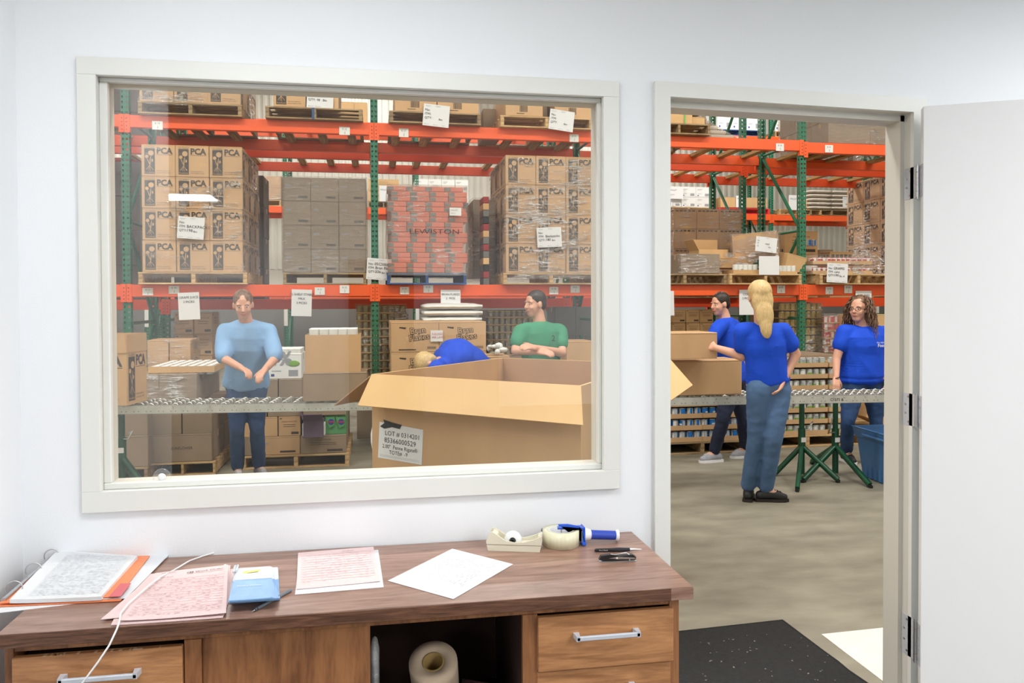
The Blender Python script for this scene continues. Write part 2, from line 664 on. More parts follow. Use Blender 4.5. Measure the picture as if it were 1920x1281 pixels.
# window numbers
wo = [W(147, 500, FRY).x, W(1161.5, 500, FRY).x, W(650, 940.5, FRY).z, W(650, 128, FRY).z]
wi = [W(183.5, 500, FRY).x, W(1132, 500, FRY).x, W(650, 903, FRY).z, W(650, 160, FRY).z]
DZ_O = (W(1229, 151.5, FRY).z, W(1734.7, 184.7, FRY).z)
DZ_I = (W(1257, 181, FRY).z, W(1713, 210, FRY).z)
dxo = [W(1228.4, 500, FRY).x, W(1735, 500, FRY).x + .006]
dxi = [W(1257.4, 500, FRY).x, W(1712.6, 400, FRY).x]
hx = [wi[0] - .008, wi[1] + .008, wi[2] - .008, wi[3] + .008]
CEIL = 2.74
LW = W(35, 500, 0).x
b = MB()
dz = DZ_I[0] + .012
for x0, x1, z0, z1 in ((LW, hx[0], 0, CEIL), (hx[0], hx[1], 0, hx[2]), (hx[0], hx[1], hx[3], CEIL), (hx[1], dxi[0] - .004, 0, CEIL),
                       (dxi[0] - .004, dxi[1] + .004, dz, CEIL), (dxi[1] + .004, 4.6, 0, CEIL)):
    b.box(x0, 0, z0, x1, TH, z1, 'wall')
st(b.build('wall_front'))
b = MB(); b.box(LW - .12, -1.62, 0, LW, TH, CEIL, 'wall'); st(b.build('wall_left'))
b = MB(); b.box(-4.2, -1.74, 0, LW - .12, -1.62, CEIL, 'wall'); st(b.build('wall_left_return'))
b = MB(); b.box(4.6, -8.6, 0, 4.72, TH, CEIL, 'wall'); st(b.build('wall_right'))
b = MB(); b.box(-4.32, -8.72, 0, 4.72, -8.6, CEIL, 'wall'); st(b.build('wall_back'))
b = MB(); b.box(-4.32, -8.6, 0, -4.2, -1.62, CEIL, 'wall'); st(b.build('wall_far_left'))
b = MB(); b.box(-4.32, -8.72, CEIL, 4.72, TH, CEIL + .1, 'ceil'); st(b.build('ceiling'))
b = MB(); b.box(-4.3, -8.6, -.12, 4.7, -.0, -.0, 'carpet'); st(b.build('floor'))
for i, (x, y) in enumerate(PANELS):
    t = thing('ceiling_light', 'recessed white ceiling light panel ' + ['above the desk', 'added above the open door', 'right of the camera', 'in the middle of the office', 'right rear of the office', 'left rear, mirrored in the window'][i], 'light', (x, y, CEIL), 0, 'office ceiling lights')
    b = MB()
    b.box(-.55, -.32, -.02, .55, -.29, .0, 'white').box(-.55, .29, -.02, .55, .32, 0, 'white').box(-.55, -.29, -.02, -.52, .29, 0, 'white').box(.52, -.29, -.02, .55, .29, 0, 'white')
    b.build('frame', t)
    MB().box(-.52, -.29, -.012, .52, .29, -.002, 'light').build('diffuser', t)


def ring(name, xo, xi, y0, y1, m, parent=None, c=.0):
    b = MB()
    b.box(xo[0], y0, xi[3], xo[1], y1, xo[3], m, c).box(xo[0], y0, xo[2], xo[1], y1, xi[2], m, c)
    b.box(xo[0], y0, xi[2], xi[0], y1, xi[3], m, c).box(xi[1], y0, xi[2], xo[1], y1, xi[3], m, c)
    return b.build(name, parent)


win = st(thing('window_1', None, None))
ring('casing', wo, wi, FRY, -.0005, 'trim', win, .0015)
jb = [hx[0] + .004, hx[1] - .004, hx[2] + .004, hx[3] - .004]
ring('jamb_lining', hx, jb, 0, TH + .004, 'trim', win)
s1 = [W(204.5, 500, .02).x, W(1121, 500, .02).x, W(650, 888.5, .02).z, W(650, 171.5, .02).z]
ring('front_stop', jb, s1, .02, .045, 'trim', win, .003)
s2 = [W(217.5, 500, TH).x, W(1110, 500, TH).x, W(650, 880, TH).z, W(650, 184.5, TH).z]
ring('rear_stop', jb, s2, .056, TH, 'frame', win)
ring('outer_casing', [wo[0], wo[1], wo[2], wo[3]], wi, TH + .004, TH + .02, 'frame', win)
MB().box(jb[0] + .001, .048, jb[2] + .001, jb[1] - .001, .054, jb[3] - .001, 'glass').build('pane', win)

door = st(thing('door_1', None, None))
b = MB()
a0, a1 = dxo
i0, i1 = dxi
zo0, zo1, zi0, zi1 = DZ_O[0], DZ_O[1], DZ_I[0], DZ_I[1]
zm = lambda x: zi0 + (zi1 - zi0) * (x - i0) / (i1 - i0)
b.prism([(a0, 0), (i0, 0), (i0, zi0), (i1, zi1), (i1, 0), (a1, 0), (a1, zo1), (a0, zo0)][2:4] + [(a1, zi1), (a1, zo1), (a0, zo0), (a0, zi0)], 'y', FRY, -.0005, 'trim')
b.box(a0, FRY, 0, i0, -.0005, zi0, 'trim')
b.box(i1, FRY, 0, a1, -.0005, zi1, 'trim')
b.build('casing', door)
RX = dxi[1] + .002          # rabbet face
SX = W(1687, 500, .035).x   # stop face
b = MB()
b.box(RX, -.0003, 0, RX + .02, TH, zi1 + .01, 'frame')
b.box(SX, .035, 0, RX + .001, TH + .004, zi1 + .008, 'frame')
b.box(i0 - .02, -.0003, 0, i0 - .002, TH, zi0, 'frame')
b.box(i0 - .002, .035, 0, i0 + .018, TH + .004, zi0, 'frame')
b.prism([(i0 - .02, zi0 - .0005), (RX + .02, zi1 - .0005), (RX + .02, zi1 + .02), (i0 - .02, zi0 + .02)], 'y', -.0003, TH, 'frame')
b.prism([(i0 - .002, zi0 - .022), (RX + .01, zi1 - .022), (RX + .01, zi1 + .004), (i0 - .002, zi0 + .004)], 'y', .035, TH + .004, 'frame')
b.build('jamb', door)
b = MB().box(i0 + .0015, TH + .004, .0, i0 + .018, TH + .012, 1.02, 'tan')
b.build('edge_strip', door)
# open leaf
A_ = Vector((1.8475, -.092, 0))
e_ = Vector((.886, -.463, 0)).normalized()
n_ = Vector((-e_.y, e_.x, 0))        # towards the wall
ang = math.atan2(e_.y, e_.x)
LT = Z(1730, 199, 1).z
ztop = CAM.z + (1.52 * 0 + (W(1730, 199, A_.y).z - CAM.z))
b = MB().box(0, 0, .012, .9, .044, ztop, 'leaf', .0015)
leaf = b.build('door_leaf', door, A_, ang)
for k, (ya, yb) in enumerate(((307, 373), (738, 805), (1162, 1244))):
    z1 = W(1719, ya + 3, -.05).z
    z0 = W(1719, yb - 3, -.05).z
    hxp = W(1720, 500, -.045).x
    b = MB()
    b.box(RX - .002, -.03, z0, RX + .0001, .03, z1, 'hinge')
    T = Matrix.Translation(A_) @ Matrix.Rotation(ang, 4, 'Z')
    b.box(-.002, .006, z0, -.0001, .046, z1, 'hinge', T=T)
    n5 = 5
    for j in range(n5):
        za = z0 + (z1 - z0) * j / n5
        b.cyl((hxp, -.045, za + .0006), (hxp, -.045, z0 + (z1 - z0) * (j + 1) / n5 - .0006), .0068, 'steel', 10)
    b.cyl((hxp, -.045, z0 - .005), (hxp, -.045, z1 + .005), .004, 'steel', 8)
    for j, (dy, f) in enumerate(((.004, .12), (.018, .38), (.018, .65), (.004, .9))):
        zz = z0 + (z1 - z0) * f
        b.cyl((RX - .002, dy, zz), (RX - .0035, dy, zz), .0042, 'steel', 8)
        b.cyl((-.002, .030 - dy * .6, zz), (-.0035, .030 - dy * .6, zz), .0042, 'steel', 8, T=T)
    b.build('hinge', door)

# ------------------------------------------------------------ warehouse shell
b = MB().box(-13, -.001, -.12, 15, 18, 0, 'concrete')
st(b.build('floor_warehouse'))
b = MB()
b.box(-13, 17.06, 0, 15, 17.2, 7, 'steelw').box(-12.9, 17.03, 0, 14.9, 17.058, 1.62, 'lower_grey')  # flat grey band, darker than the wall above it
n = 150
for i in range(n):
    x = -9 + 24 * i / n
    b.prism([(x, 17.06), (x + .03, 17.02), (x + .08, 17.02), (x + .11, 17.06)], 'z', 2.3, 6.9, 'steelw')
st(b.build('wall_warehouse_back'))
b = MB().box(-13, TH, 0, -12.9, 17.1, 7, 'steelw'); st(b.build('wall_warehouse_left'))
b = MB().box(14.9, TH, 0, 15, 17.1, 7, 'steelw'); st(b.build('wall_warehouse_right'))
b = MB().box(-13, .0, 7, 15, 17.2, 7.1, 'steelw'); st(b.build('ceiling_warehouse'))
b = MB().box(-13, .0, CEIL + .1, 15, TH, 7, 'steelw').box(-13, .0, 0, LW - .12, TH, CEIL + .1, 'steelw').box(4.6, 0, 0, 15, TH, CEIL + .1, 'steelw')
st(b.build('wall_warehouse_front'))

# floor mat and white patch
def floor_quad(px, z=0.0):
    return [Z(x, y, z) for x, y in px]
q = floor_quad([(1467, 1166), (1274, 1187.5)])
d1 = (q[1] - q[0]).normalized()
pr = Vector((-d1.y, d1.x, 0))
wmat = [q[0], Z(1545, 1225, 0), Z(1570, 1243, 0), Z(1590, 1260, 0), Z(1634, 1290, 0)]
b = MB()
far_l = q[0] + d1 * 1.25
pts = [q[0], far_l, far_l + Vector((.05, -1.5, 0)), Z(1700, 1340, 0)] + wmat[:0:-1]
b.slab([p + Vector((0, 0, .008)) for p in pts][::1], .007, 'mat')
m_o = b.build('floor_mat')
tag(m_o, 'black carpet floor mat in the doorway with wavy right edge', 'mat')
edge = MB()
edge.tube([p + Vector((0, 0, .005)) for p in wmat] , .006, 'mat', 6)
edge.tube([q[0] + Vector((0, 0, .005)), far_l + Vector((0, 0, .005))], .006, 'mat', 6)
edge.build('binding', m_o)
lint = MB()
for i in range(46):
    u, v = random.random(), random.random()
    p = Z(1290 + u * 250 + v * 30, 1185 + v * 95, .0095)
    if p.x > 2.2: continue
    r = random.uniform(.0012, .003)
    a = random.random() * 3
    lint.box(-r * random.choice([1, 1, 3]), -r, 0, r, r, .0006, 'speck', T=Matrix.Translation(p) @ Matrix.Rotation(a, 4, 'Z'))
tag(lint.build('lint', m_o), 'pale lint crumbs scattered over the mat', None, None, 'stuff')
a, b_, c = Z(1540.3, 1190.8, 0), Z(1653, 1179, 0), Z(1652.7, 1276.7, 0)
dx = (b_ - a).normalized(); dy = (c - a).normalized()
pq = [a, a + dy * .95, a + dy * .95 + dx * .7, a + dx * .7]
b = MB().slab([p + Vector((0, 0, .004)) for p in pq], .0035, 'patch')
tag(b.build('floor_sheet'), 'white square sheet lying on the concrete just beyond the door', 'sheet')

# ------------------------------------------------------------ desk
DT = .752
DX0, DX1, DYF, DYB = -.865, .838, -.519, -.006
desk = thing('desk', 'dark walnut wooden desk with drawers standing below the window', 'desk', (0, 0, 0))
b = MB()
b.box(DX0, DYF, DT - .034, DX1, DYB, DT - .0012, 'topedge', .001)
b.box(DX0 + .0006, DYF + .0006, DT - .0012, DX1 - .0006, DYB - .0006, DT, 'top')
b.build('desk_top', desk)
b = MB()
b.box(DX1 - .062, DYF - .0006, DT - .033, DX1 + .0005, DYF + .002, DT - .0015, 'top')
b.build('worn_corner', desk)
FY = DYF + .028
zt = DT - .034
px = lambda x: W(x, 1200, FY).x
xs = dict(l0=px(8), l1=px(25), a=px(345), a2=px(377), c=px(694), d=px(980), d2=px(1008), r0=px(1255), r1=px(1273))
b = MB(); b.box(xs['l0'], FY, .02, xs['l1'], DYB - .01, zt, 'desk', .001); b.build('side_panel', desk)
b = MB(); b.box(xs['r0'], FY, .02, xs['r1'], DYB - .01, zt, 'desk', .001); b.build('side_panel', desk)
b = MB(); b.box(xs['l1'], FY + .003, zt - .021, xs['r0'], FY + .02, zt, 'desk', .001); b.build('rail', desk)
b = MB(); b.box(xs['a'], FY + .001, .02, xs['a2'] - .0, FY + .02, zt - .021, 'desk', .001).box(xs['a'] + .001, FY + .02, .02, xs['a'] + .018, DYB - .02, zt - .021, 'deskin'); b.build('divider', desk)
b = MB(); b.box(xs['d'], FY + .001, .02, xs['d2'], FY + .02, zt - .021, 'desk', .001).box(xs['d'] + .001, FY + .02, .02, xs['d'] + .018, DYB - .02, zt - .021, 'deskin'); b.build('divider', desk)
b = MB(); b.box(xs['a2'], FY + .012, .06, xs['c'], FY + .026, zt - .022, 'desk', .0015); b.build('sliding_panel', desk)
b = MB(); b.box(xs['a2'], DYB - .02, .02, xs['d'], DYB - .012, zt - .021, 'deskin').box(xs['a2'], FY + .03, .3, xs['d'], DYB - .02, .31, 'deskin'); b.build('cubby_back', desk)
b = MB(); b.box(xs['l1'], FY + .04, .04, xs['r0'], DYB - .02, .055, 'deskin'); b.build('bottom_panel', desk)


def drawer(x0, x1, z0, z1, fy, hz, hx0, hx1, parent, worn=False):
    b = MB()
    b.box(x0, fy, z0, x1, fy + .019, z1, 'drawer', .002)
    b.box(x0 + .015, fy + .019, z0 + .01, x1 - .015, fy + .4, z1 - .012, 'deskin')
    o = b.build('drawer', parent)
    if worn:
        c = MB()
        for i in range(16):
            xx = random.uniform(x0 + .05, x1 - .05)
            l = random.uniform(.002, .009)
            c.box(xx, fy + .001, z1 - .0004, xx + l, fy + random.uniform(.006, .015), z1 + .0005, 'chip')
        tag(c.build('chipped_edge', o), 'pale bare wood chips along the drawer top', None, None, 'stuff')
    h = MB()
    dp = .028
    h.box(hx0, fy - dp, hz - .006, hx1, fy - dp + .009, hz + .006, 'chrome', .002)
    for s in (hx0, hx1):
        sg = 1 if s == hx0 else -1
        h.prism([(s, fy - dp), (s + sg * .009, fy - dp), (s + sg * .013, fy), (s - sg * .003, fy)][::sg], 'z', hz - .006, hz + .0075, 'chrome')
    h.build('handle', o)
    return o


fy1 = FY - .012
g = lambda x0, y0, x1, y1, Y: fb(x0, y0, x1, y1, Y)
X0, X1 = W(1009, 1200, fy1).x, W(1263, 1200, fy1).x
zt1, zb1 = W(1136, 1150, fy1).z, W(1136, 1251, fy1).z
drawer(X0, X1, zb1, zt1, fy1, W(1140, 1193, fy1 - .02).z, W(1082, 1196, fy1 - .03).x, W(1202, 1190, fy1 - .03).x, desk)
drawer(X0, X1 - .004, zb1 - .15, zb1 - .004, FY - .002, zb1 - .058, W(1084, 1196, fy1 - .03).x, W(1196, 1190, fy1 - .03).x, desk)
drawer(X0, X1 - .004, zb1 - .31, zb1 - .154, FY - .002, zb1 - .21, W(1084, 1196, fy1 - .03).x, W(1196, 1190, fy1 - .03).x, desk)
X0, X1 = W(21, 1230, fy1).x, W(341, 1220, fy1).x
zt1 = W(180, 1224, fy1).z
drawer(X0, X1, zt1 - .125, zt1, fy1, W(180, 1272, fy1 - .02).z, W(106, 1275, fy1 - .03).x, W(256, 1266, fy1 - .03).x, desk, True)
drawer(X0, X1, zt1 - .29, zt1 - .13, FY - .002, zt1 - .2, W(106, 1275, fy1 - .03).x, W(256, 1266, fy1 - .03).x, desk)


def sheet(pxs, z, thick, m, name, parent=None, curl=0):
    """paper outline given by its corners on the desk top (corner heights may differ)"""
    q = [Z(p[0], p[1], z + (p[2] if len(p) > 2 else 0)) for p in pxs]
    n = 10
    vs, fs = [], []
    for j in range(n + 1):
        for i in range(n + 1):
            u, v = i / n, j / n
            p = (q[0] * (1 - u) + q[1] * u) * (1 - v) + (q[3] * (1 - u) + q[2] * u) * v
            e = abs(2 * u - 1) ** 4 * .5 + abs(2 * v - 1) ** 4 * .5
            vs.append(p + Vector((0, 0, curl * e * (.5 + .5 * math.sin(u * 5 + v * 3)))))
    k = len(vs)
    vs2 = [p - Vector((0, 0, thick)) for p in vs]
    for j in range(n):
        for i in range(n):
            a = j * (n + 1) + i
            fs.append((a + n + 1, a + n + 2, a + 1, a))
            fs.append((k + a, k + a + 1, k + a + n + 2, k + a + n + 1))
    for i in range(n):
        for a, b2 in ((i, i + 1), ((n) * (n + 1) + i + 1, n * (n + 1) + i), ((i + 1) * (n + 1), i * (n + 1)), (i * (n + 1) + n, (i + 1) * (n + 1) + n)):
            fs.append((a, b2, k + b2, k + a))
    B = MB().add(vs + vs2, fs, m)
    return B.build(name, parent), q


def print_lines(q, m, rows, name, parent, dz=.0009, cols=1, u0=.08, u1=.92, v0=.12, v1=.9, seed=1, wd=.35, grid=False, curl=0):
    """rows of small printed words on a sheet with corners q (q0 top-left, q1 top-right, q2 bottom-right)"""
    rd = random.Random(seed)
    B = MB()

    def P(u, v):
        p = (q[0] * (1 - u) + q[1] * u) * (1 - v) + (q[3] * (1 - u) + q[2] * u) * v
        e = abs(2 * u - 1) ** 4 * .5 + abs(2 * v - 1) ** 4 * .5
        return p + Vector((0, 0, dz + curl * e * (.5 + .5 * math.sin(u * 5 + v * 3))))

    def bar(ua, va, ub, vb):
        B.add([P(ua, va), P(ub, va), P(ub, vb), P(ua, vb)], [(3, 2, 1, 0)], m)
    h = (v1 - v0) / rows
    for r in range(rows):
        v = v0 + r * h
        if grid:
            bar(u0, v, u1, v + h * .10)
        u = u0 + rd.random() * .03
        while u < u1:
            l = rd.uniform(.015, .06)
            if rd.random() < .62:
                bar(u, v + h * .3, min(u + l, u1), v + h * (.3 + wd))
            u += l + rd.uniform(.008, .05)
    if grid:
        for c in range(cols + 1):
            u = u0 + (u1 - u0) * c / cols
            bar(u, v0, u + .002, v1)
    return tag(B.build(name, parent), None, None, None, 'stuff')


# loose sheets under the binder
s, q = sheet([(0, 1132), (160, 1062), (324, 1038), (190, 1128)], DT + .002, .0012, 'paper', 'paper_stack')
tag(s, 'loose white sheets sticking out under the orange binder', 'paper')
s2, _q = sheet([(-8, 1150), (10, 1128, 0), (186, 1126), (110, 1136)], DT + .0005, .0008, 'paper', 'lower_sheet', s)
# orange binder
bd = thing('ring_binder', 'open orange ring binder full of printed white sheets at desk left end', 'binder')
o1, _ = sheet([(-6, 1137, .004), (106, 1049, .004), (305, 1046, .004), (226, 1126, .004)], DT, .0022, 'orangec', 'lower_cover', bd)
sheet([(180, 1046, .006), (318, 1039, .006), (236, 1122, .006), (120, 1126, .006)], DT, .0012, 'sleeve', 'pocket_sheet', bd)
o2, _ = sheet([(-2, 1131, .010), (110, 1046, .010), (281, 1042, .010), (222, 1118, .010)], DT, .0022, 'orangec', 'upper_cover', bd)
o3, q3 = sheet([(107, 1033, .034), (258, 1042, .020), (190, 1120, .014), (18, 1125, .018)], DT, .010, 'paper', 'page_block', bd, .002)
print_lines([q3[0].lerp(q3[1], .12), q3[1], q3[2], q3[3].lerp(q3[2], .12)], 'inkfaint', 34, 'printed_table', o3, .0026, 9, .06, .93, .05, .95, 5, .3, True, .002)
o4, _ = sheet([(226, 1094, .013), (246, 1094, .013), (226, 1118, .013), (204, 1119, .013)], DT, .0006, 'inkred', 'pocket_label', bd)
b = MB()
b.tube([Z(6, 1126, DT + .012), Z(104, 1040, DT + .016)], .006, 'steel', 8)
b.build('spine_rail', bd)
for cx, cy in ((26, 1108), (63, 1073), (97, 1046)):
    c = Z(cx, cy, DT + .02)
    pts = [c + Vector((.019 * math.cos(t), .004 * math.cos(t), .006 + .019 * math.sin(t))) for t in [PI * (-.15 + 1.3 * k / 14) for k in range(15)]]
    MB().tube(pts, .0016, 'steel', 8).build('ring', bd)
# pink work order pack
pk = thing('work_order_pack', 'stack of pink work order sheets between binder and blue badges', 'paper')
o, _ = sheet([(256, 1078), (452, 1066), (418, 1158), (208, 1172)], DT + .003, .0022, 'pink', 'lower_sheets', pk, .001)
o, _ = sheet([(290, 1076, 0), (432, 1060, .006), (426, 1136, .0), (189, 1162, .001)], DT + .005, .0014, 'pink', 'middle_sheet', pk, .002)
o, q = sheet([(292, 1076, .002), (428, 1059, .012), (424, 1152, 0), (222, 1165, 0)], DT + .008, .001, 'pink', 'top_sheet', pk, .004)
print_lines(q, 'inkpink', 15, 'printed_form', o, .0009, 6, .05, .95, .2, .95, 8, .25, True, .004)
r = (q[1] - q[0]).normalized()
u = (q[0] - q[3]).normalized()
b = MB()
b.text('PM Work Order', .010, 'inkblk', face_T(q[0].lerp(q[1], .45).lerp(q[3].lerp(q[2], .45), .12) + Vector((0, 0, .004)), r, u), bold=.01)
b.text('ORIGINAL', .006, 'inkblk', face_T(q[0].lerp(q[1], .1).lerp(q[3].lerp(q[2], .1), .06) + Vector((0, 0, .004)), r, u))
b.text('Foodbank', .006, 'ink', face_T(q[0].lerp(q[1], .13).lerp(q[3].lerp(q[2], .13), .17) + Vector((0, 0, .004)), r, u))
tag(b.build('heading', o), None, None, None, 'stuff')
# badge holders
bg = thing('badge_holder_stack', 'stack of clear badge holders with blue cards right of pink sheets', 'badge')
bq = [(441, 1067), (503, 1063), (512, 1121), (430, 1127)]
for k in range(9):
    j = [(random.uniform(-3, 5) + k * .0, random.uniform(-1, 2)) for _ in range(4)]
    pts = [(x + j[i][0] + (8 - k) * (1.9 if i in (1, 2) else .3), y + j[0][1] + (8 - k) * .35, .0) for i, (x, y) in enumerate(bq)]
    z = DT + .003 + k * .0038
    o, q = sheet(pts, z, .0026, 'badge' if k < 8 else 'badge', 'card', bg, .001)
    q2 = [q[0], q[1], q[1].lerp(q[2], .40), q[0].lerp(q[3], .40)]
    MB().slab([p + Vector((0, 0, .0012)) for p in q2][::-1], .001, 'sleeve').build('clear_top', o)
q2 = [q[0].lerp(q[1], .25).lerp(q[3], .14), q[0].lerp(q[1], .8).lerp(q[3], .10), q[0].lerp(q[1], .8).lerp(q[3], .19), q[0].lerp(q[1], .25).lerp(q[3], .23)]
MB().slab([p + Vector((0, 0, .0022)) for p in q2][::-1], .001, 'yellow').build('yellow_slip', bg)
MB().slab([p + Vector((0, -.016, .0022)) for p in q2][::-1], .001, 'label').build('white_slip', bg)
r = (q[1] - q[0]).normalized(); u = (q[0] - q[3]).normalized()
MB().text('Feed a Human', .0075, 'white', face_T(q[0].lerp(q[1], .12).lerp(q[3].lerp(q[2], .12), .62) + Vector((0, 0, .002)), r, u)).build('card_lettering', bg)
c = Z(440, 1066, DT + .04)
b = MB().tube([c + Vector((0, -.02, -.004)), c + Vector((0, .008, .004)), c + Vector((.006, .012, .004)), c + Vector((.006, -.014, -.003))], .0035, 'sleeve', 6)
b.build('strap_clip', bg)
c = Z(420, 1062, DT + .008)
b = MB().cyl(c - Vector((.02, .03, 0)), c, .0035, 'cream', 8).cyl(c, c + Vector((.003, .006, 0)), .0042, 'white', 8)
tag(b.build('pencil'), 'pencil end poking out behind the pink sheets', 'pencil')
# grey pen
a, c = Z(472, 1147, DT + .0045), Z(545, 1107, DT + .0045)
d = (c - a).normalized()
pen = thing('ballpoint_pen', 'grey ballpoint pen lying in front of the blue badges', 'pen')
MB().tube([a + d * .012, a + d * .03, c], [.0038, .0042, .0042], 'greyp', 12).build('barrel', pen)
MB().tube([a - d * .0, a + d * .004, a + d * .012], [.0006, .0012, .0032], 'steel', 10).build('tip', pen)
MB().tube([a + d * .010, a + d * .02], [.0036, .0042], 'black', 10).build('collar', pen)
# pink and white pair
pw = thing('paper_pair', 'pink form lying on a white sheet left of the single sheet', 'paper')
sheet([(562, 1044), (709, 1031), (719.5, 1101), (553, 1115)], DT + .0012, .0008, 'paper', 'white_sheet', pw)
o, q = sheet([(559, 1037), (700, 1025), (713, 1090), (556, 1105)], DT + .0035, .0012, 'pink', 'pink_sheet', pw, .001)
print_lines(q, 'inkpink', 12, 'printed_form', o, .0007, 5, .05, .95, .12, .9, 11, .15, True)
b = MB(); r = (q[1] - q[0]).normalized(); u = (q[0] - q[3]).normalized()
b.text('Foodbank', .006, 'ink', face_T(q[0].lerp(q[1], .58).lerp(q[3].lerp(q[2], .58), .10) + Vector((0, 0, .003)), r, u)); b.build('heading', o)
# single white sheet
o, q = sheet([(848, 1029), (962, 1058), (850, 1123.5), (727, 1089)], DT + .0015, .0008, 'paper', 'printed_sheet')
tag(o, 'single white printed sheet lying askew mid desk', 'paper')
print_lines([q[1], q[2], q[3], q[0]], 'inkfaint', 18, 'printed_text', o, .0006, 1, .12, .75, .12, .85, 21, .3)

# desk tape dispenser
bz = DT
p0 = Z(915, 1033, bz); p1 = Z(1012, 1036, bz)
L_ = (p1 - p0).length
tr_ = math.atan2(p1.y - p0.y, p1.x - p0.x)
td = thing('tape_dispenser', 'cream desktop tape dispenser near the wall left of the tape gun', 'tape dispenser', p0, tr_)
b = MB()
prof = [(0, 0), (L_, 0), (L_ + .005, .02), (L_ + .006, .038), (L_ + .004, .047), (L_ * .86, .036), (L_ * .7, .029), (L_ * .5, .027), (L_ * .33, .033), (L_ * .17, .050), (L_ * .08, .058), (L_ * .04, .056), (-.006, .030), (-.005, .02)]
b.prism(prof, 'y', 0, .006, 'cream')
b.prism(prof, 'y', .05, .056, 'cream')
low = [(0, 0), (L_, 0), (L_ + .005, .02), (L_ * .9, .024), (L_ * .5, .018), (L_ * .1, .024), (-.005, .02)]
b.prism(low, 'y', .006, .05, 'cream')
b.prism([(L_ * .02, .02), (L_ * .2, .02), (L_ * .17, .046), (L_ * .08, .054)], 'y', .006, .05, 'cream')
b.box(-.0062, -.0008, .0192, L_ + .0045, .0, .0200, 'seam')
b.build('body', td)
T = Matrix.Translation((L_ * .47, .019, .029)) @ Matrix.Rotation(-PI / 2, 4, 'X')
MB().lathe([(.011, -.008), (.027, -.006), (.027, .014), (.011, .012), (.011, -.008)], 'white', 20, T=T).build('tape_roll', td)
MB().lathe([(.004, -.009), (.009, -.009), (.009, .014), (.004, .014)], 'black', 14, T=T).build('hub', td)
b = MB().box(L_ - .006, .008, .040, L_ + .006, .05, .046, 'cream').box(L_ + .006, .012, .040, L_ + .0068, .046, .052, 'steel')
b.build('cutter', td)
# tape gun
tg = thing('tape_gun', 'blue and white packing tape gun with a wide clear roll', 'tape gun')
c = Z(1052, 1022, bz)
c.y = min(c.y, -.075)
R0 = (Z(1087, 1020, bz) - Z(1018, 1020, bz)).length / 2 * .98
cz = Vector((c.x, c.y, bz))
T = Matrix.Translation(cz + Vector((0, 0, .001)))
MB().lathe([(R0 * .72, 0), (R0, 0), (R0, .0485), (R0 * .72, .0485), (R0 * .72, 0)], mk('clear_tape_roll', (226, 222, 190), .25, amt=.05, scale=30, stretch=(4, 4, .5)), 40, T=T).build('tape_roll', tg)
MB().lathe([(R0 * .66, .001), (R0 * .715, .001), (R0 * .715, .0483), (R0 * .66, .0483), (R0 * .66, .001)], 'white', 32, T=T).build('core', tg)
b = MB()
b.prism([(c.x - R0 * .15, c.y + .016), (c.x - R0 * .22, c.y - .006), (c.x + R0 * .5, c.y - .012), (c.x + R0 * 1.22, c.y - .02), (c.x + R0 * 1.22, c.y + .01), (c.x + R0 * .5, c.y + .014)], 'z', bz + .051, bz + .056, 'blue')
b.prism([(c.x + R0 * 1.05, bz + .056), (c.x + R0 * .6, bz + .060), (c.x - R0 * .2, bz + .066), (c.x - R0 * .28, bz + .072), (c.x + R0 * .3, bz + .071), (c.x + R0 * .9, bz + .063), (c.x + R0 * 1.25, bz + .040), (c.x + R0 * 1.3, bz + .002), (c.x + R0 * 1.1, bz + .002)], 'y', c.y - .024, c.y - .018, 'blue')
b.box(c.x + R0 * 1.08, c.y - .03, bz + .002, c.x + R0 * 1.3, c.y + .02, bz + .012, 'blue', .002)
b.box(c.x + R0 * 1.2, c.y - .02, bz + .01, c.x + R0 * 1.3, c.y + .02, bz + .058, 'blue', .003)
b.build('frame', tg)
MB().box(c.x + R0 * 1.05, c.y - .026, bz + .012, c.x + R0 * 1.09, c.y + .016, bz + .048, 'steel').build('cutting_blade', tg)
hp0 = Z(1103, 1003, bz + .026); hp1 = Z(1161, 1008, bz + .020)
hp0.y = hp1.y = c.y + .0
hp1.z = bz + .020; hp0.z = bz + .028
MB().tube([Vector((c.x + R0 * 1.28, c.y, bz + .03)), hp0, hp0.lerp(hp1, .06)], [.022, .018, .0155], 'white', 14).build('handle_collar', tg)
MB().tube([hp0.lerp(hp1, .03), hp0.lerp(hp1, .93)], [.0145, .0140], 'bluegrip', 16).build('grip', tg)
MB().tube([hp0.lerp(hp1, .93), hp1 + (hp1 - hp0) * .03], [.0165, .0185], 'white', 16).build('end_cap', tg)
MB().tube([Vector((c.x - R0 - .003, c.y, bz + .004)), Vector((c.x - R0 - .004, c.y, bz + .056)), Vector((c.x - R0 - .01, c.y, bz + .036))], .0015, 'steel', 6).tube([cz + Vector((R0 * .1, .02, .002)), cz + Vector((R0 * .1, .02, .06))], .002, 'steel', 6).build('wire_guide', tg)
# black pen
a, c2 = Z(1115, 1032, bz + .006), Z(1203, 1030, bz + .006)
d = (c2 - a).normalized()
pen = thing('click_pen', 'black click pen with rubber grip right of the tape gun', 'pen')
MB().tube([a, a + d * .006, a + d * .055], [.004, .0052, .0055], 'black', 12).build('barrel', pen)
MB().tube([a + d * .055, a + d * .075, a + d * (.108)], [.0055, .0066, .005], M_['seat'], 12).build('rubber_grip', pen)
MB().tube([a + d * .108, c2 - d * .004, c2], [.0046, .0014, .0007], 'steel', 10).build('tip', pen)
MB().text('Food Bank', .0045, 'white', face_T(a + d * .012 + Vector((0, -.0054, -.001)), d, (0, -.3, 1))).build('pen_lettering', pen)
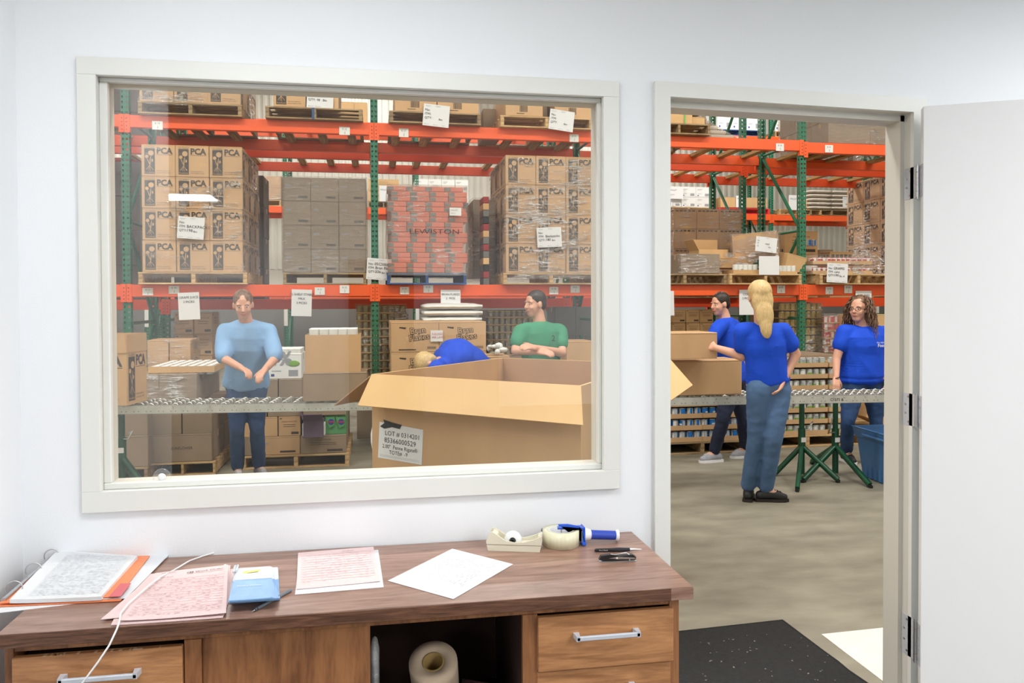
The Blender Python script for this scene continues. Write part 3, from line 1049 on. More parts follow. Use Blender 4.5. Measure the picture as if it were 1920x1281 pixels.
# staple tool
a, c2 = Z(1124, 1054, bz), Z(1193, 1052, bz)
d = (c2 - a).normalized(); LL = (c2 - a).length
so = thing('mini_stapler', 'small black and chrome stapler in front of the black pen', 'stapler', a, math.atan2(d.y, d.x))
MB().box(0, -.006, 0, LL, .009, .0022, 'steel', .0006).build('base_plate', so)
MB().prism([(-.002, .008), (.004, .019), (LL * .3, .022), (LL * .55, .018), (LL * .9, .020), (LL * .98, .014), (LL * .97, .005), (LL * .6, .004), (LL * .1, .004)], 'y', -.006, .008, 'black').build('body', so)
MB().prism([(LL * .25, .012), (LL * .5, .016), (LL * .95, .012), (LL * .95, .008), (LL * .5, .009)], 'y', -.0075, -.0062, 'steel').tube([(LL * .3, -.002, .023), (LL * .42, -.002, .0205), (LL * .72, -.002, .026), (LL * .8, -.002, .02)], .0018, 'steel', 6).build('spring_arm', so)
MB().cyl((LL * .46, -.0078, .0125), (LL * .46, -.009, .0125), .003, 'cream', 8).cyl((LL * .8, -.009, .001), (LL * .8, -.009, .010), .002, 'steel', 8).build('rivet', so)
# cable
pts = [Z(401, 1037, DT + .004), Z(380, 1043, DT + .003), Z(355, 1052, DT + .005), Z(325, 1070, DT + .006), Z(300, 1082, DT + .022), Z(282, 1096, DT + .022), Z(262, 1113, DT + .020), Z(240, 1133, DT + .018), Z(226, 1150, DT + .016)]
pe = [W(224, 1160, DYF + .002), W(219, 1180, DYF - .012), W(205, 1210, DYF - .03), W(185, 1240, DYF - .04), W(165, 1267, DYF - .05), W(140, 1300, DYF - .05), W(120, 1420, DYF - .05)]
pe[0].z = DT + .012
b = MB().tube(pts + pe, .0023, 'white', 8)
tag(b.build('power_cable'), 'thin white cable running over desk papers and down the front', 'cable')
# kraft paper roll in the cubby and a dark roll behind
ax = Vector((-.10, -.48, .87)).normalized()
tp = W(812, 1241, DYF + .13)
T = Matrix.Translation(tp) @ Vector((0, 0, 1)).rotation_difference(ax).to_matrix().to_4x4()
kr = thing('kraft_paper_roll', 'brown kraft paper roll standing tilted in the open desk cubby', 'roll')
MB().lathe([(.030, -.25), (.0625, -.25), (.066, -.02), (.0655, 0), (.030, 0), (.030, -.25)], 'roll', 36, T=T).build('paper', kr)
MB().lathe([(.0255, -.25), (.0298, -.25), (.0298, .0006), (.0255, .0006), (.0255, -.25)], 'rollcore', 28, T=T).build('core_tube', kr)
tp = W(900, 1278, DYF + .16)
T = Matrix.Translation(tp) @ Vector((0, 0, 1)).rotation_difference(Vector((.2, .35, .8)).normalized()).to_matrix().to_4x4()
b = MB().lathe([(.02, -.2), (.05, -.2), (.05, 0), (.02, 0), (.02, -.2)], 'dkroll', 28, T=T)
tag(b.build('dark_roll'), 'dark reel beside the kraft roll deep in the cubby', 'roll')
b = MB()
c = W(700, 1240, DYF + .07)
for k in range(3):
    b.ell((c.x + .004, c.y + .03 * k, c.z + .02 - .05 * k), (.012, .03, .045), 'plasticbag', 10)
tag(b.build('plastic_bag'), 'crumpled clear plastic bag at the cubby left edge', 'bag')

# suction disc on the pane
c = W(304, 894.5, .044)
T = Matrix.Translation(c) @ Matrix.Rotation(PI / 2, 4, 'X')
sc_ = thing('suction_cup', 'round clear suction cup on the window pane lower left', 'suction cup')
MB().lathe([(.0235, -.003), (.0262, 0), (.0262, .003), (.0235, .004)], 'clear', 28, T=T).build('rim', sc_)
MB().lathe([(.012, .003), (.0095, .010), (.005, .012), (0, .012)], 'white', 20, T=T).build('knob', sc_)
MB().lathe([(.0, .001), (.0225, .001)], 'clear', 28, T=T).build('cup', sc_)

# ------------------------------------------------------------ back of the office (seen mirrored in the pane)
cb = thing('storage_cabinet', 'grey two door metal cabinet at the back of the office', 'cabinet', (1.15, -8.1, 0))
b = MB().box(-.5, 0 - .25, 0, .5, .25, 1.05, 'cab', .004); b.build('body', cb)
for s in (-1, 1):
    d = MB().box(min(0, s * .49) + .003, .25, .05, max(0, s * .49) - .003, .268, 1.0, 'cab', .003).build('door', cb)
    MB().cyl((s * .05, .268, .55), (s * .05, .295, .55), .014, 'steel', 10).build('knob', d)
bd_ = thing('back_door', 'brown wooden door in the rear office wall', 'door', (.1, -8.57, 0))
MB().box(-.45, 0, 0, .45, .045, 2.1, 'doorw', .002).build('leaf', bd_)
MB().cyl((.36, .045, 1.0), (.36, .1, 1.0), .025, 'steel', 12).build('knob', bd_)


# ------------------------------------------------------------ pallet racks
def post_mesh(h, side_holes=True):
    """perforated C-section upright, teardrop holes open through the plate"""
    b = MB()
    w, d, pitch = .078, .07, .0535
    n = int(h / pitch)
    o8 = [(-1, -1), (0, -1), (1, -1), (1, 0), (1, 1), (0, 1), (-1, 1), (-1, 0)]
    hol = [(-.22, -.34), (0, -.42), (.22, -.34), (.42, .0), (.42, .3), (0, .42), (-.42, .3), (-.42, .0)]

    def plate(T, wd, cols):
        cw = wd / cols
        vs, fs = [], []
        for j in range(n):
            for c in range(cols):
                cx, cz = (c + .5) * cw, (j + .5) * pitch
                k = len(vs)
                fl = -1 if c == 0 and cols == 2 else 1
                for ux, uz in o8:
                    vs.append((cx + ux * cw / 2, cz + uz * pitch / 2, 0))
                for hxx, hz in hol:
                    vs.append((cx + hxx * .028 + fl * .001, cz + hz * .030, 0))
                for i in range(8):
                    i2 = (i + 1) % 8
                    fs.append((k + i, k + i2, k + 8 + i2, k + 8 + i))
        b.add(vs, fs, 'green', T=T)
    plate(face_T((-w / 2, 0, 0), (1, 0, 0), (0, 0, 1)), w, 2)
    if side_holes:
        plate(face_T((-w / 2, d, 0), (0, -1, 0), (0, 0, 1)), d, 1)
        plate(face_T((w / 2, 0, 0), (0, 1, 0), (0, 0, 1)), d, 1)
    else:
        b.box(-w / 2, .001, 0, -w / 2 + .002, d, h, 'green').box(w / 2 - .002, .001, 0, w / 2, d, h, 'green')
    b.box(-w / 2, d, 0, -w / 2 + .02, d + .002, h, 'green').box(w / 2 - .02, d, 0, w / 2, d + .002, h, 'green')
    b.box(-.06, -.03, 0, .06, d + .03, .008, 'green')
    return b.mesh('post')


def beam_mesh(L, h=.125, m='orange', flip=1):
    """step beam with a hooked connector plate at each end; face looks towards -y when flip=1"""
    b = MB()
    y0, y1 = (-.015, .03)
    if flip < 0:
        y0, y1 = -y1, -y0
    b.box(-L / 2 + .038, y0, -h, L / 2 - .038, y1, 0, m, .004)
    ly = y1 if flip > 0 else y0 - .02
    b.box(-L / 2 + .04, ly - (.0 if flip > 0 else 0), -h, L / 2 - .04, ly + .02, -.04, m, .003)
    fy = y0 - .004 if flip > 0 else y1
    for s in (-1, 1):
        x0 = s * L / 2 - s * .0015
        x1 = s * L / 2 - s * .05
        b.box(x0, fy, -h - .055, x1, fy + .004, .006, m, .001)
        b.box(x1, fy, -h - .055, x1 - s * .004, fy + .045, .006, m)
        for k in range(4):
            b.cyl((s * L / 2 - s * .022, fy + .002, -.035 - k * .038), (s * L / 2 - s * .022, fy - (.0015 if flip > 0 else -.0035), -.035 - k * .038), .0055, 'hole', 6)
    return b.mesh('beam')


_pm = {}


def rack(name, label, Y, dep, xs_, levels, h, cat='pallet rack', m='orange', sideh=True, bars=True, levelz=None, far=False):
    t = thing(name, label, cat, (xs_[0], Y, 0))
    key = (h, sideh)
    if key not in _pm:
        _pm[key] = post_mesh(h, sideh)
    X0 = xs_[0]
    for x in xs_:
        obj('post', _pm[key], t, (x - X0, 0, 0))
        obj('post', _pm[key], t, (x - X0, dep, 0), PI)
        br = MB()
        z = .25
        k = 0
        while z < h - 1.1:
            br.tube([(x - X0, .08, z), (x - X0, dep - .08, z)], .018, 'green', 6)
            a, c = ((.08, dep - .08) if k % 2 == 0 else (dep - .08, .08))
            br.tube([(x - X0, a, z + .03), (x - X0, c, z + 1.0)], .02, 'green', 6)
            z += 1.05
            k += 1
        br.build('brace', t)
    L = {}
    for i in range(len(xs_) - 1):
        ln = round(xs_[i + 1] - xs_[i], 4)
        xm = (xs_[i] + xs_[i + 1]) / 2 - X0
        for j, z in enumerate(levels):
            zz = levelz(xs_[i] + ln / 2, z) if levelz else z
            for fl, yy in ((1, -.0), (-1, dep)):
                kk = (ln, m, fl)
                if kk not in L:
                    L[kk] = beam_mesh(ln, .125, m, fl)
                obj('beam', L[kk], t, (xm, yy, zz))
            if bars and z > 2:
                for q in ((-.92, -.62, -.28, .28, .62, .92) if not far else (-.8, .8)):
                    if 'bar' not in L:
                        L['bar'] = MB().box(-.045, .03, -.04, .045, dep - .03, -.002, 'bar', .002).mesh('cross_board')
                    obj('cross_board', L['bar'], t, (xm + q * ln / 2.3, 0, zz))
    return t


RY, RD = 6.1, 1.05
PX = [.01 + 2.5 * k for k in (-3, -2, -1, 0, 1, 2, 3, 4)]


def za(x, z):
    return z + (-.0085 * max(0, x - 1.2) if z > 3 else 0)


UP, LO = 3.427, 1.70
rackA = rack('pallet_rack', 'front row of green and orange pallet racking facing the window', RY, RD, PX, (LO, UP), 5.56, levelz=za)
BY = 7.62
LOB = 1.55
rackB = rack('pallet_rack', 'second row of pallet racking back to back behind the front row', BY, RD, PX, (LOB, UP), 5.56, m='orange2', sideh=False, levelz=za)
CX = [.85 + 2.54 * k for k in range(-4, 6)]
CY = 13.3
rackC = rack('pallet_rack', 'distant row of pallet racking across the far aisle', CY, 1.07, CX, (1.70, 3.365, 5.04), 6.6, sideh=False, far=True)
for x in CX:
    MB().box(x - .035, CY - .004, 1.05, x + .035, CY - .002, 1.62, 'label').build('bay_tag', rackC).location = (-CX[0], -CY, 0)


def small_tag(x0, y0, x1, y1, txt):
    X0, X1, z0, z1 = fb(x0, y0, x1, y1, RY - .024)
    b = MB()
    b.box(X0, RY - .0235, z0, X1, RY - .0205, z1, 'label')
    T = face_T((X0 + (X1 - X0) * .5, RY - .0238, z1 - (z1 - z0) * .38), (1, 0, 0), (0, 0, 1))
    b.text(txt, (z1 - z0) * .22, 'inkblk', T, 'c')
    T = face_T((X0 + (X1 - X0) * .5, RY - .0238, z0 + (z1 - z0) * .12), (1, 0, 0), (0, 0, 1))
    b.text('1', (z1 - z0) * .32, 'inkblk', T, 'c')
    o = b.build('location_tag', rackA)
    o.location = (-PX[0], -RY, 0)


for a in ((285, 227, 305, 243, 'R 19'), (636, 238, 656, 253, 'R 22'), (748, 241, 766, 257, 'R 27'), (1068, 252, 1085, 266, 'R 30'), (1455, 269, 1470, 283, 'R 39'), (1547, 272, 1562, 286, 'R 41'),
          (267, 540, 287, 554, 'R 17'), (316, 536, 336, 551, 'R 19'), (590, 539, 609, 553, 'R 21'), (637, 535, 655, 550, 'R 23'), (750, 538, 767, 552, 'R 27'), (794, 535, 812, 549, 'R 25'),
          (1030, 538, 1047, 552, 'R 29'), (1070, 535, 1087, 549, 'R 31'), (1457, 535, 1472, 550, 'R 39'), (1548, 538, 1562, 552, 'R 41'), (1583, 535, 1598, 550, 'R 42')):
    small_tag(*a)

# ------------------------------------------------------------ pallets
_pp = {}


def pallet(x0, x1, Y, z, kind, label, dep=1.15, rot=0):
    """three stringers run front to back, boards across top and bottom"""
    if kind not in _pp:
        mat = {'new': 'pal', 'old': 'palold', 'blue': 'palblue', 'red': 'palred'}[kind]
        S = MB().box(-.019, 0, .016, .019, 1.15, .107, mat, .002).mesh('stringer')
        Tm = MB().box(-.5, 0, .107, .5, .09, .123, mat, .002).mesh('deck_board')
        Bm = MB().box(-.5, 0, 0, .5, .09, .016, mat, .002).mesh('bottom_board')
        _pp[kind] = (S, Tm, Bm)
    S, Tm, Bm = _pp[kind]
    t = thing('wooden_pallet' if kind != 'red' else 'plastic_pallet', label, 'pallet', ((x0 + x1) / 2, Y, z), rot, 'wooden pallets' if kind != 'red' else None)
    t.scale = ((x1 - x0), dep / 1.15, 1)
    for x in (-.478, 0, .478):
        obj('stringer', S, t, (x, 0, 0))
    for i in range(7):
        obj('deck_board', Tm, t, (0, i * (1.15 - .09) / 6, random.uniform(-.001, .001)))
    for y in (0, .53, 1.06):
        obj('bottom_board', Bm, t, (0, y, 0))
    return t


# ------------------------------------------------------------ cartons
def print_face(b, style, T, w, h, rd):
    e = .0011

    def q(x0, y0, x1, y1, m, z=e):
        b.add([(x0 * w, y0 * h, z), (x1 * w, y0 * h, z), (x1 * w, y1 * h, z), (x0 * w, y1 * h, z)], [(0, 1, 2, 3)], m, T=T)

    def disc(cx, cy, r, m, z, n=12, a0=0, a1=2 * PI):
        b.add([(cx * w, cy * h, z)] + [(cx * w + r * w * math.cos(a0 + (a1 - a0) * k / n), cy * h + r * w * math.sin(a0 + (a1 - a0) * k / n), z) for k in range(n + 1)], [(0, k + 1, k + 2) for k in range(n)], m, T=T)
    TT = lambda x, y, z=e: T @ Matrix.Translation((x * w, y * h, z))
    if style == 'pca':
        q(.09, .07, .40, .88, 'ink')
        b.text('The IDAHO', h * .05, 'ink', TT(.09, .89), sx=w * .31 / (h * .05 * glyphs('The IDAHO')[2]))
        disc(.285, .73, .085, 'card', e * 1.6)
        disc(.16, .62, .055, 'card', e * 1.6)
        disc(.30, .50, .05, 'card', e * 1.6, 8, -1.5, 1.5)
        for pts in ([(.27, .62), (.285, .62), (.265, .38), (.245, .30), (.235, .38), (.25, .5)], [(.16, .56), (.175, .56), (.235, .42), (.225, .38)], [(.235, .34), (.25, .34), (.36, .20), (.35, .19)], [(.235, .34), (.25, .34), (.15, .20), (.14, .21)], [(.238, .34), (.248, .34), (.27, .17), (.26, .17)], [(.238, .34), (.248, .34), (.21, .18), (.2, .18)]):
            b.add([(x * w, y * h, e * 1.7) for x, y in pts], [tuple(range(len(pts)))[::-1]], 'card', T=T)
        b.text('Foodbank', h * .05, 'card', TT(.105, .095, e * 1.7), sx=w * .28 / (h * .05 * glyphs('Foodbank')[2]))
        b.text('PCA', h * .19, 'ink', TT(.45, .72), bold=.045, sx=w * .48 / (h * .19 * glyphs('PCA', .045)[2]))
        q(.45, .68, .93, .69, 'ink')
        b.text('Working Together to', h * .034, 'ink', TT(.45, .16), sx=w * .38 / (h * .034 * glyphs('Working Together to')[2]))
        b.text('Solve Hunger in Idaho', h * .034, 'ink', TT(.45, .10), sx=w * .42 / (h * .034 * glyphs('Solve Hunger in Idaho')[2]))
    elif style == 'barcode':
        x = .38
        while x < .58:
            l = rd.choice([.006, .01, .016])
            q(x, .15, x + l, .40, 'ink')
            x += l + rd.choice([.006, .01])
        for x, y, l in ((.08, .88, .18), (.62, .88, .26), (.25, .58, .45), (.3, .08, .2)):
            q(x, y, x + l, y + .022, 'ink')
    elif style == 'bran':
        T2 = TT(.40, .60) @ Matrix.Rotation(.10, 4, 'Z')
        b.text('Bran', h * .20, 'ink', T2, bold=.07)
        b.text('Bran', h * .20, 'card', T2 @ Matrix.Translation((0, 0, e)), bold=.005)
        T2 = TT(.38, .36) @ Matrix.Rotation(.12, 4, 'Z')
        b.text('Flakes', h * .20, 'ink', T2, bold=.07)
        b.text('Flakes', h * .20, 'card', T2 @ Matrix.Translation((0, 0, e)), bold=.005)
        b.add([(.17 * w, .80 * h, e), (.30 * w, .76 * h, e), (.32 * w, .82 * h, e), (.18 * w, .84 * h, e)], [(0, 1, 2, 3)], 'ink', T=T)
        q(.16, .06, .52, .10, 'ink'); q(.74, .08, .95, .082, 'ink'); q(.74, .20, .95, .202, 'ink'); q(.74, .08, .742, .2, 'ink'); q(.948, .08, .95, .2, 'ink')
        for k in range(7):
            q(.76 + k * .026, .10, .775 + k * .026, .18, 'ink')
    elif style == 'lines':
        b.text('HANDLE WITH CARE', h * .06, 'ink', TT(.5, .72), 'c', sx=min(1, w * .7 / (h * .06 * glyphs('HANDLE WITH CARE')[2])))
        for k in range(2):
            q(.22, .58 - k * .1, .78, .60 - k * .1, 'ink')
        q(.58, .1, .92, .22, 'ink')
        q(.05, .88, .16, .92, 'ink')
    elif style == 'band':
        for k in range(5):
            q(.06 + k * .18, .87, .2 + k * .18, .94, 'ink')
    elif style == 'code':
        q(.55, .12, .9, .22, 'ink')
        q(.1, .60, .3, .68, 'inkgry')
    elif style == 'big':
        b.text('SUNFLOWER', h * .10, 'ink', TT(.5, .45), 'c', sx=.9)
    elif style == 'whitebox':
        q(.1, .75, .45, .79, 'inkgry'); q(.1, .66, .35, .69, 'inkgry'); q(.62, .1, .9, .35, 'inkgry'); q(.1, .1, .2, .2, 'inkblue'); q(.12, .3, .4, .33, 'inkgry')
    elif style == 'mark':
        b.text('mount', h * .16, 'inkblue', TT(.12, .42), bold=.03)
        b.text('main', h * .16, 'inkblue', TT(.12, .2), bold=.03)


_cm = {}


def carton_mesh(w, d, h, style='plain', m='card', var=0):
    k = (round(w, 3), round(d, 3), round(h, 3), style, m, var)
    if k in _cm:
        return _cm[k]
    rd = random.Random(var + 3)
    b = MB()
    b.box(-w / 2, -d / 2, 0, w / 2, d / 2, h, m, .004)
    # flap seam and tape over the top, down the ends
    b.box(-w / 2 + .004, -.001, h, w / 2 - .004, .001, h + .0006, 'seam')
    b.box(-w / 2 + .003, -.024, h + .0004, w / 2 - .003, .024, h + .001, 'tape')
    for s in (-1, 1):
        b.box(s * (w / 2), -.024, h - .06, s * (w / 2 + .0008), .024, h - .003, 'tape')
    b.box(-w / 2 + .004, -d / 2 - .0004, h - .0105, w / 2 - .004, -d / 2, h - .0085, 'seam')
    faces = [face_T((-w / 2, -d / 2, 0), (1, 0, 0), (0, 0, 1)), face_T((w / 2, -d / 2, 0), (0, 1, 0), (0, 0, 1)), face_T((-w / 2, d / 2, 0), (0, -1, 0), (0, 0, 1))]
    if style != 'plain':
        print_face(b, style, faces[0], w, h, rd)
        if style in ('pca', 'band', 'lines'):
            print_face(b, style, faces[1], d, h, rd)
            print_face(b, style, faces[2], d, h, rd)
    me = b.mesh('carton')
    _cm[k] = me
    return me


def carton(x0, x1, Y, d, z0, z1, label, style='plain', m='card', rot=0, group=None, tilt=0, name='carton', var=0):
    w, h = x1 - x0, z1 - z0
    o = obj(name, carton_mesh(w, d, h, style, m, var), None, ((x0 + x1) / 2, Y + d / 2, z0), (tilt, 0, rot) if tilt else rot)
    return tag(o, label, 'box', group)


def stack(x0, x1, z0, z1, Y, nx, nz, ny, d, style, m, what, where, side='r', jit=.003, back=True, var=0):
    """a pallet load of cartons: front layer, and the layers behind wherever a side shows"""
    cw, ch = (x1 - x0) / nx, (z1 - z0) / nz
    out = []
    for iz in range(nz):
        for iy in range(ny):
            for ix in range(nx):
                if iy and not ((side in 'rb' and ix == nx - 1) or (side in 'lb' and ix == 0) or (iz == nz - 1 and back)):
                    continue
                r = row_word(nz - 1 - iz, nz)
                lab = f'{what}, {r}, {col_word(ix, nx)}, ' + (f'{ORD[iy]} back, ' if iy else 'front, ') + where
                g = .0025
                jx, jy = random.uniform(-jit, jit), random.uniform(-jit, jit)
                o = carton(0, cw - 2 * g, Y + iy * d, d - .006, 0, ch - .0035, lab, style, m, random.uniform(-.006, .006), what + 's in ' + where, var=var)
                o.location = (x0 + (ix + .5) * cw + jx, Y + (iy + .5) * d + jy, z0 + iz * ch)
                out.append(o)
    return out


def wrap(x0, x1, z0, z1, Y, dep, label, m='wrap', pad=.010, waves=.004, seed=0, top=False):
    """stretch film pulled round a load: four wavy sides"""
    vs, fs = [], []
    x0 -= pad; x1 += pad; y0 = Y - pad; y1 = Y + dep + pad
    per = []
    nx, ny, nz = 16, 10, 16
    for i in range(nx): per.append((x0 + (x1 - x0) * i / nx, y0, 0, -1))
    for i in range(ny): per.append((x1, y0 + (y1 - y0) * i / ny, 1, 0))
    for i in range(nx): per.append((x1 - (x1 - x0) * i / nx, y1, 0, 1))
    for i in range(ny): per.append((x0, y1 - (y1 - y0) * i / ny, -1, 0))
    n = len(per)
    for j in range(nz + 1):
        z = z0 + (z1 - z0) * j / nz
        for (x, y, ax, ay) in per:
            k = waves * (noise.noise(Vector((x * 3, y * 3 + seed, z * 7))) + .5 * noise.noise(Vector((x * 9, y * 9, z * 22 + seed))))
            vs.append((x + ax * k, y + ay * k, z))
    for j in range(nz):
        for i in range(n):
            i2 = (i + 1) % n
            fs.append((j * n + i, j * n + i2, (j + 1) * n + i2, (j + 1) * n + i))
    if top:
        k = len(vs)
        vs.append(((x0 + x1) / 2, (y0 + y1) / 2, z1 + .004))
        for i in range(n):
            fs.append((nz * n + i, nz * n + (i + 1) % n, k))
    b = MB().add(vs, fs, m, True)
    o = b.build('stretch_wrap')
    return tag(o, label, 'plastic film')


def ticket(cx, cy, w, h, Y, lines, label, rot=0, tiltY=0, name='pallet_ticket', big=1, m='paper', slack=.0):
    """sheet of white card hanging on a load, front towards the office"""
    X0, X1, z0, z1 = fb(cx - w / 2, cy - h / 2, cx + w / 2, cy + h / 2, Y)
    ww, hh = X1 - X0, z1 - z0
    b = MB()
    vs, fs = [], []
    n = 6
    for j in range(n + 1):
        for i in range(n + 1):
            vs.append((-ww / 2 + ww * i / n, -hh / 2 + hh * j / n, slack * math.sin(i * .9) * .004 + .002 * (1 - j / n) ** 2))
    for j in range(n):
        for i in range(n):
            a = j * (n + 1) + i
            fs.append((a, a + 1, a + n + 2, a + n + 1))
    k = len(vs)
    vs2 = [(x, y, z - .0012) for x, y, z in vs]
    b.add(vs, fs, m)
    b.add(vs2, [f[::-1] for f in fs], m)
    for (tx, ty, th, s, mm) in lines:
        b.text(s, hh * th, mm, Matrix.Translation((-ww / 2 + ww * tx, -hh / 2 + hh * ty, .0045)), 'c' if tx == .5 else 'l')
    c = W(cx, cy, Y)
    o = b.build(name)
    o.matrix_world = face_T(c, (1, 0, 0), (0, 0, 1)) @ Matrix.Rotation(rot, 4, 'Z')
    return tag(o, label, 'sign')


def form_lines(no, item, qty, bin_=''):
    L = [(.08, .88, .05, 'PALLET', 'inkgry'), (.45, .90, .05, 'TICKET', 'inkgry'), (.06, .68, .11, 'No:', 'inkblk'), (.06, .50, .11, 'ITM:', 'inkblk'), (.06, .32, .11, 'QTY:', 'inkblk'), (.60, .30, .09, 'Bin:', 'inkblk'), (.06, .06, .045, 'date rec', 'inkgry'), (.40, .05, .045, 'date out', 'inkgry'), (.74, .05, .045, 'initial', 'inkgry')]
    if no: L.append((.30, .68, .13, no, 'inkblk'))
    if item: L.append((.34, .50, .13, item, 'inkblk'))
    if qty: L.append((.34, .32, .13, qty, 'inkblk'))
    if bin_: L.append((.78, .30, .10, bin_, 'inkblk'))
    return L


ZL, ZB = LO + .001, LOB + .001
# --- upper level, front row
zu = lambda x: za(x, UP) + .001
F = 6.0
X0, X1, _, _ = fb(258, 207, 448, 229, F)
pallet(X0, X1 + .03, F, zu(-1.8), 'old', 'old pallet on upper beam at window left under printed cartons')
stack(X0 + .01, X1 + .02, zu(0) + .125, zu(0) + .125 + .33, F + .02, 3, 1, 3, .36, 'pca', 'card', 'brown printed carton', 'upper left pallet', 'r')
wrap(X0 + .01, X1 + .02, zu(0) + .1, zu(0) + .46, F + .02, 1.1, 'clear film around cartons on the upper left pallet', pad=.015)
X0, X1, _, _ = fb(497, 212, 680, 232, F)
pallet(X0, X1, F, zu(-.5), 'old', 'weathered pallet with blue centre mark on upper beam')
x0, x1, _, _ = fb(512, 180, 635, 210, F)
stack(x0, x1, zu(0) + .125, zu(0) + .125 + .33, F + .02, 2, 1, 2, .36, 'pca', 'card', 'brown printed carton', 'second upper pallet', 'r')
xx = W(587, 222, F - .003).x
b = MB().box(xx - .012, F - .004, zu(0) + .0, xx + .012, F - .001, zu(0) + .12, 'palblue')
tag(b.build('blue_strap'), 'blue strap over the middle of the weathered upper pallet', 'strap')
X0, X1, _, _ = fb(730, 215, 902, 240, F)
pallet(X0, X1, F, zu(.7), 'old', 'old pallet on upper beam right of the middle post')
x0, x1, _, _ = fb(740, 190, 898, 228, F)
stack(x0, x1, zu(0) + .125, zu(0) + .125 + .30, F + .02, 2, 1, 2, .5, 'barcode', 'card', 'wide barcoded carton', 'third upper pallet', 'l')
X0, X1, _, _ = fb(938, 222, 1112, 248, F)
pallet(X0, X1, F, zu(1.9), 'new', 'yellowish pallet on upper beam at window right')
x0, x1, _, _ = fb(948, 190, 1019, 228, F)
stack(x0, x1, zu(1.5) + .125, zu(1.5) + .125 + .30, F + .02, 1, 1, 2, .5, 'barcode', 'card', 'wide barcoded carton left half', 'fourth upper pallet', 'l')
x2, x3, _, _ = fb(1042, 190, 1112, 228, F)
stack(x2, x3, zu(1.5) + .125, zu(1.5) + .125 + .30, F + .05, 1, 1, 2, .5, 'barcode', 'card', 'wide barcoded carton right half', 'fourth upper pallet', 'l')
stack(x1 + .02, x2 - .02, zu(1.5) + .125, zu(1.5) + .125 + .30, F + .3, 1, 1, 1, .4, 'code', 'card3', 'greyer carton between two others', 'fourth upper pallet', 'l')  # greyer cardboard than the cartons beside it
x0, x1, _, _ = fb(905, 200, 938, 240, F + .7)
stack(x0, x1, zu(1.5), zu(1.5) + .36, F + .7, 1, 1, 1, .5, 'plain', 'card3', 'film wrapped brown carton', 'gap left of fourth upper pallet')
# door upper left
X0, X1, _, _ = fb(1215, 238, 1332, 262, F)
pallet(X0, X1, F, zu(3.5), 'old', 'old pallet on upper beam at the doorway top left')
x0, x1, _, _ = fb(1216, 212, 1300, 233, F)
zt = zu(3.5) + .125
stack(x0, x1, zt, zt + .13, F + .02, 1, 1, 1, .5, 'plain', 'card2', 'flat tan carton under green strap', 'doorway upper pallet')
stack(x1 - .0, x1 + .16, zt, zt + .09, F + .04, 1, 1, 1, .5, 'plain', 'card2', 'short tan carton beside the strapped one', 'doorway upper pallet')
stack(x0, x1 + .15, zt + .135, zt + .25, F + .06, 1, 1, 1, .5, 'plain', 'card3', 'greyer carton on top', 'doorway upper pallet')  # greyer cardboard than the tan cartons below
xx = W(1285, 222, F).x
b = MB().box(xx - .006, F + .008, zt - .02, xx + .006, F + .012, zt + .14, mk('strap_green', (70, 190, 90), .5))
tag(b.build('green_strap'), 'bright green strap around the doorway upper cartons', 'strap')
# crumpled film heap at the door top
c0 = W(1325, 262, F + .25)
b = MB()
nn = 12
vs, fs = [], []
for i in range(nn + 1):
    for j in range(nn + 1):
        u, v = i / nn, j / nn
        x = c0.x - .02 + u * .47
        hgt = .27 * (1 - u) ** 1.3 + .02
        z = zu(3.8) + hgt * math.sin(PI * min(1, v * 1.0)) ** .5 + .02 * noise.noise(Vector((u * 9, v * 9, 1)))
        vs.append((x, F + .1 + v * .5, max(z, zu(3.8) + .003)))
for i in range(nn):
    for j in range(nn):
        a = i * (nn + 1) + j
        fs.append((a, a + nn + 1, a + nn + 2, a + 1))
b.add(vs, fs, 'wrap2', True)
tag(b.build('loose_film'), 'slumped clear stretch film over a bundle at the doorway top', 'plastic film')
b = MB()
for k in range(3):
    b.box(c0.x + .0, F + .15, zu(3.8) + .002 + k * .05, c0.x + .30 - k * .1, F + .5, zu(3.8) + .047 + k * .05, 'bagkraft', .012)
tag(b.build('wrapped_bundle'), 'low pale bundle under slumped film at the doorway top', 'bundle')
# door upper right wrapped load
x0 = W(1553, 250, F + .1).x
stack(x0, x0 + 1.1, zu(6) + .002, zu(6) + .55, F + .1, 2, 2, 3, .38, 'plain', 'card3', 'wrapped brown carton', 'load at doorway top right', 'l')
wrap(x0, x0 + 1.1, zu(6) + .0, zu(6) + .56, F + .1, 1.14, 'shiny stretch film around the load at doorway top right', 'wrap2', pad=.012, waves=.03, seed=4)

# --- lower level, front row, left window bays
x0, x1, z0, z1 = fb(265, 272, 455, 515, F)
pallet(x0 - .04, x1 + .04, F, ZL, 'new', 'pallet under the left tall stack of printed cartons')
stack(x0, x1, ZL + .125, z1, F + .01, 3, 4, 3, .38, 'pca', 'card', 'brown printed carton', 'left tall pallet', 'r')
wrap(x0, x1, ZL + .06, z1 - .03, F + .01, 1.14, 'clear stretch film with white glints around the left tall load', 'wrap', waves=.022, seed=1)
x0, x1, z0, z1 = fb(530, 333, 687, 520, F + .1)
pallet(x0, x1, F + .08, ZL, 'old', 'pallet under the dull grey wrapped cartons')
stack(x0, x1, ZL + .125, z1, F + .1, 3, 4, 3, .34, 'code', 'card3', 'dull brown carton', 'grey wrapped pallet', 'l')
wrap(x0, x1, ZL + .12, z1 + .01, F + .1, 1.03, 'hazy grey stretch film around the middle load', 'wrapd', seed=2)
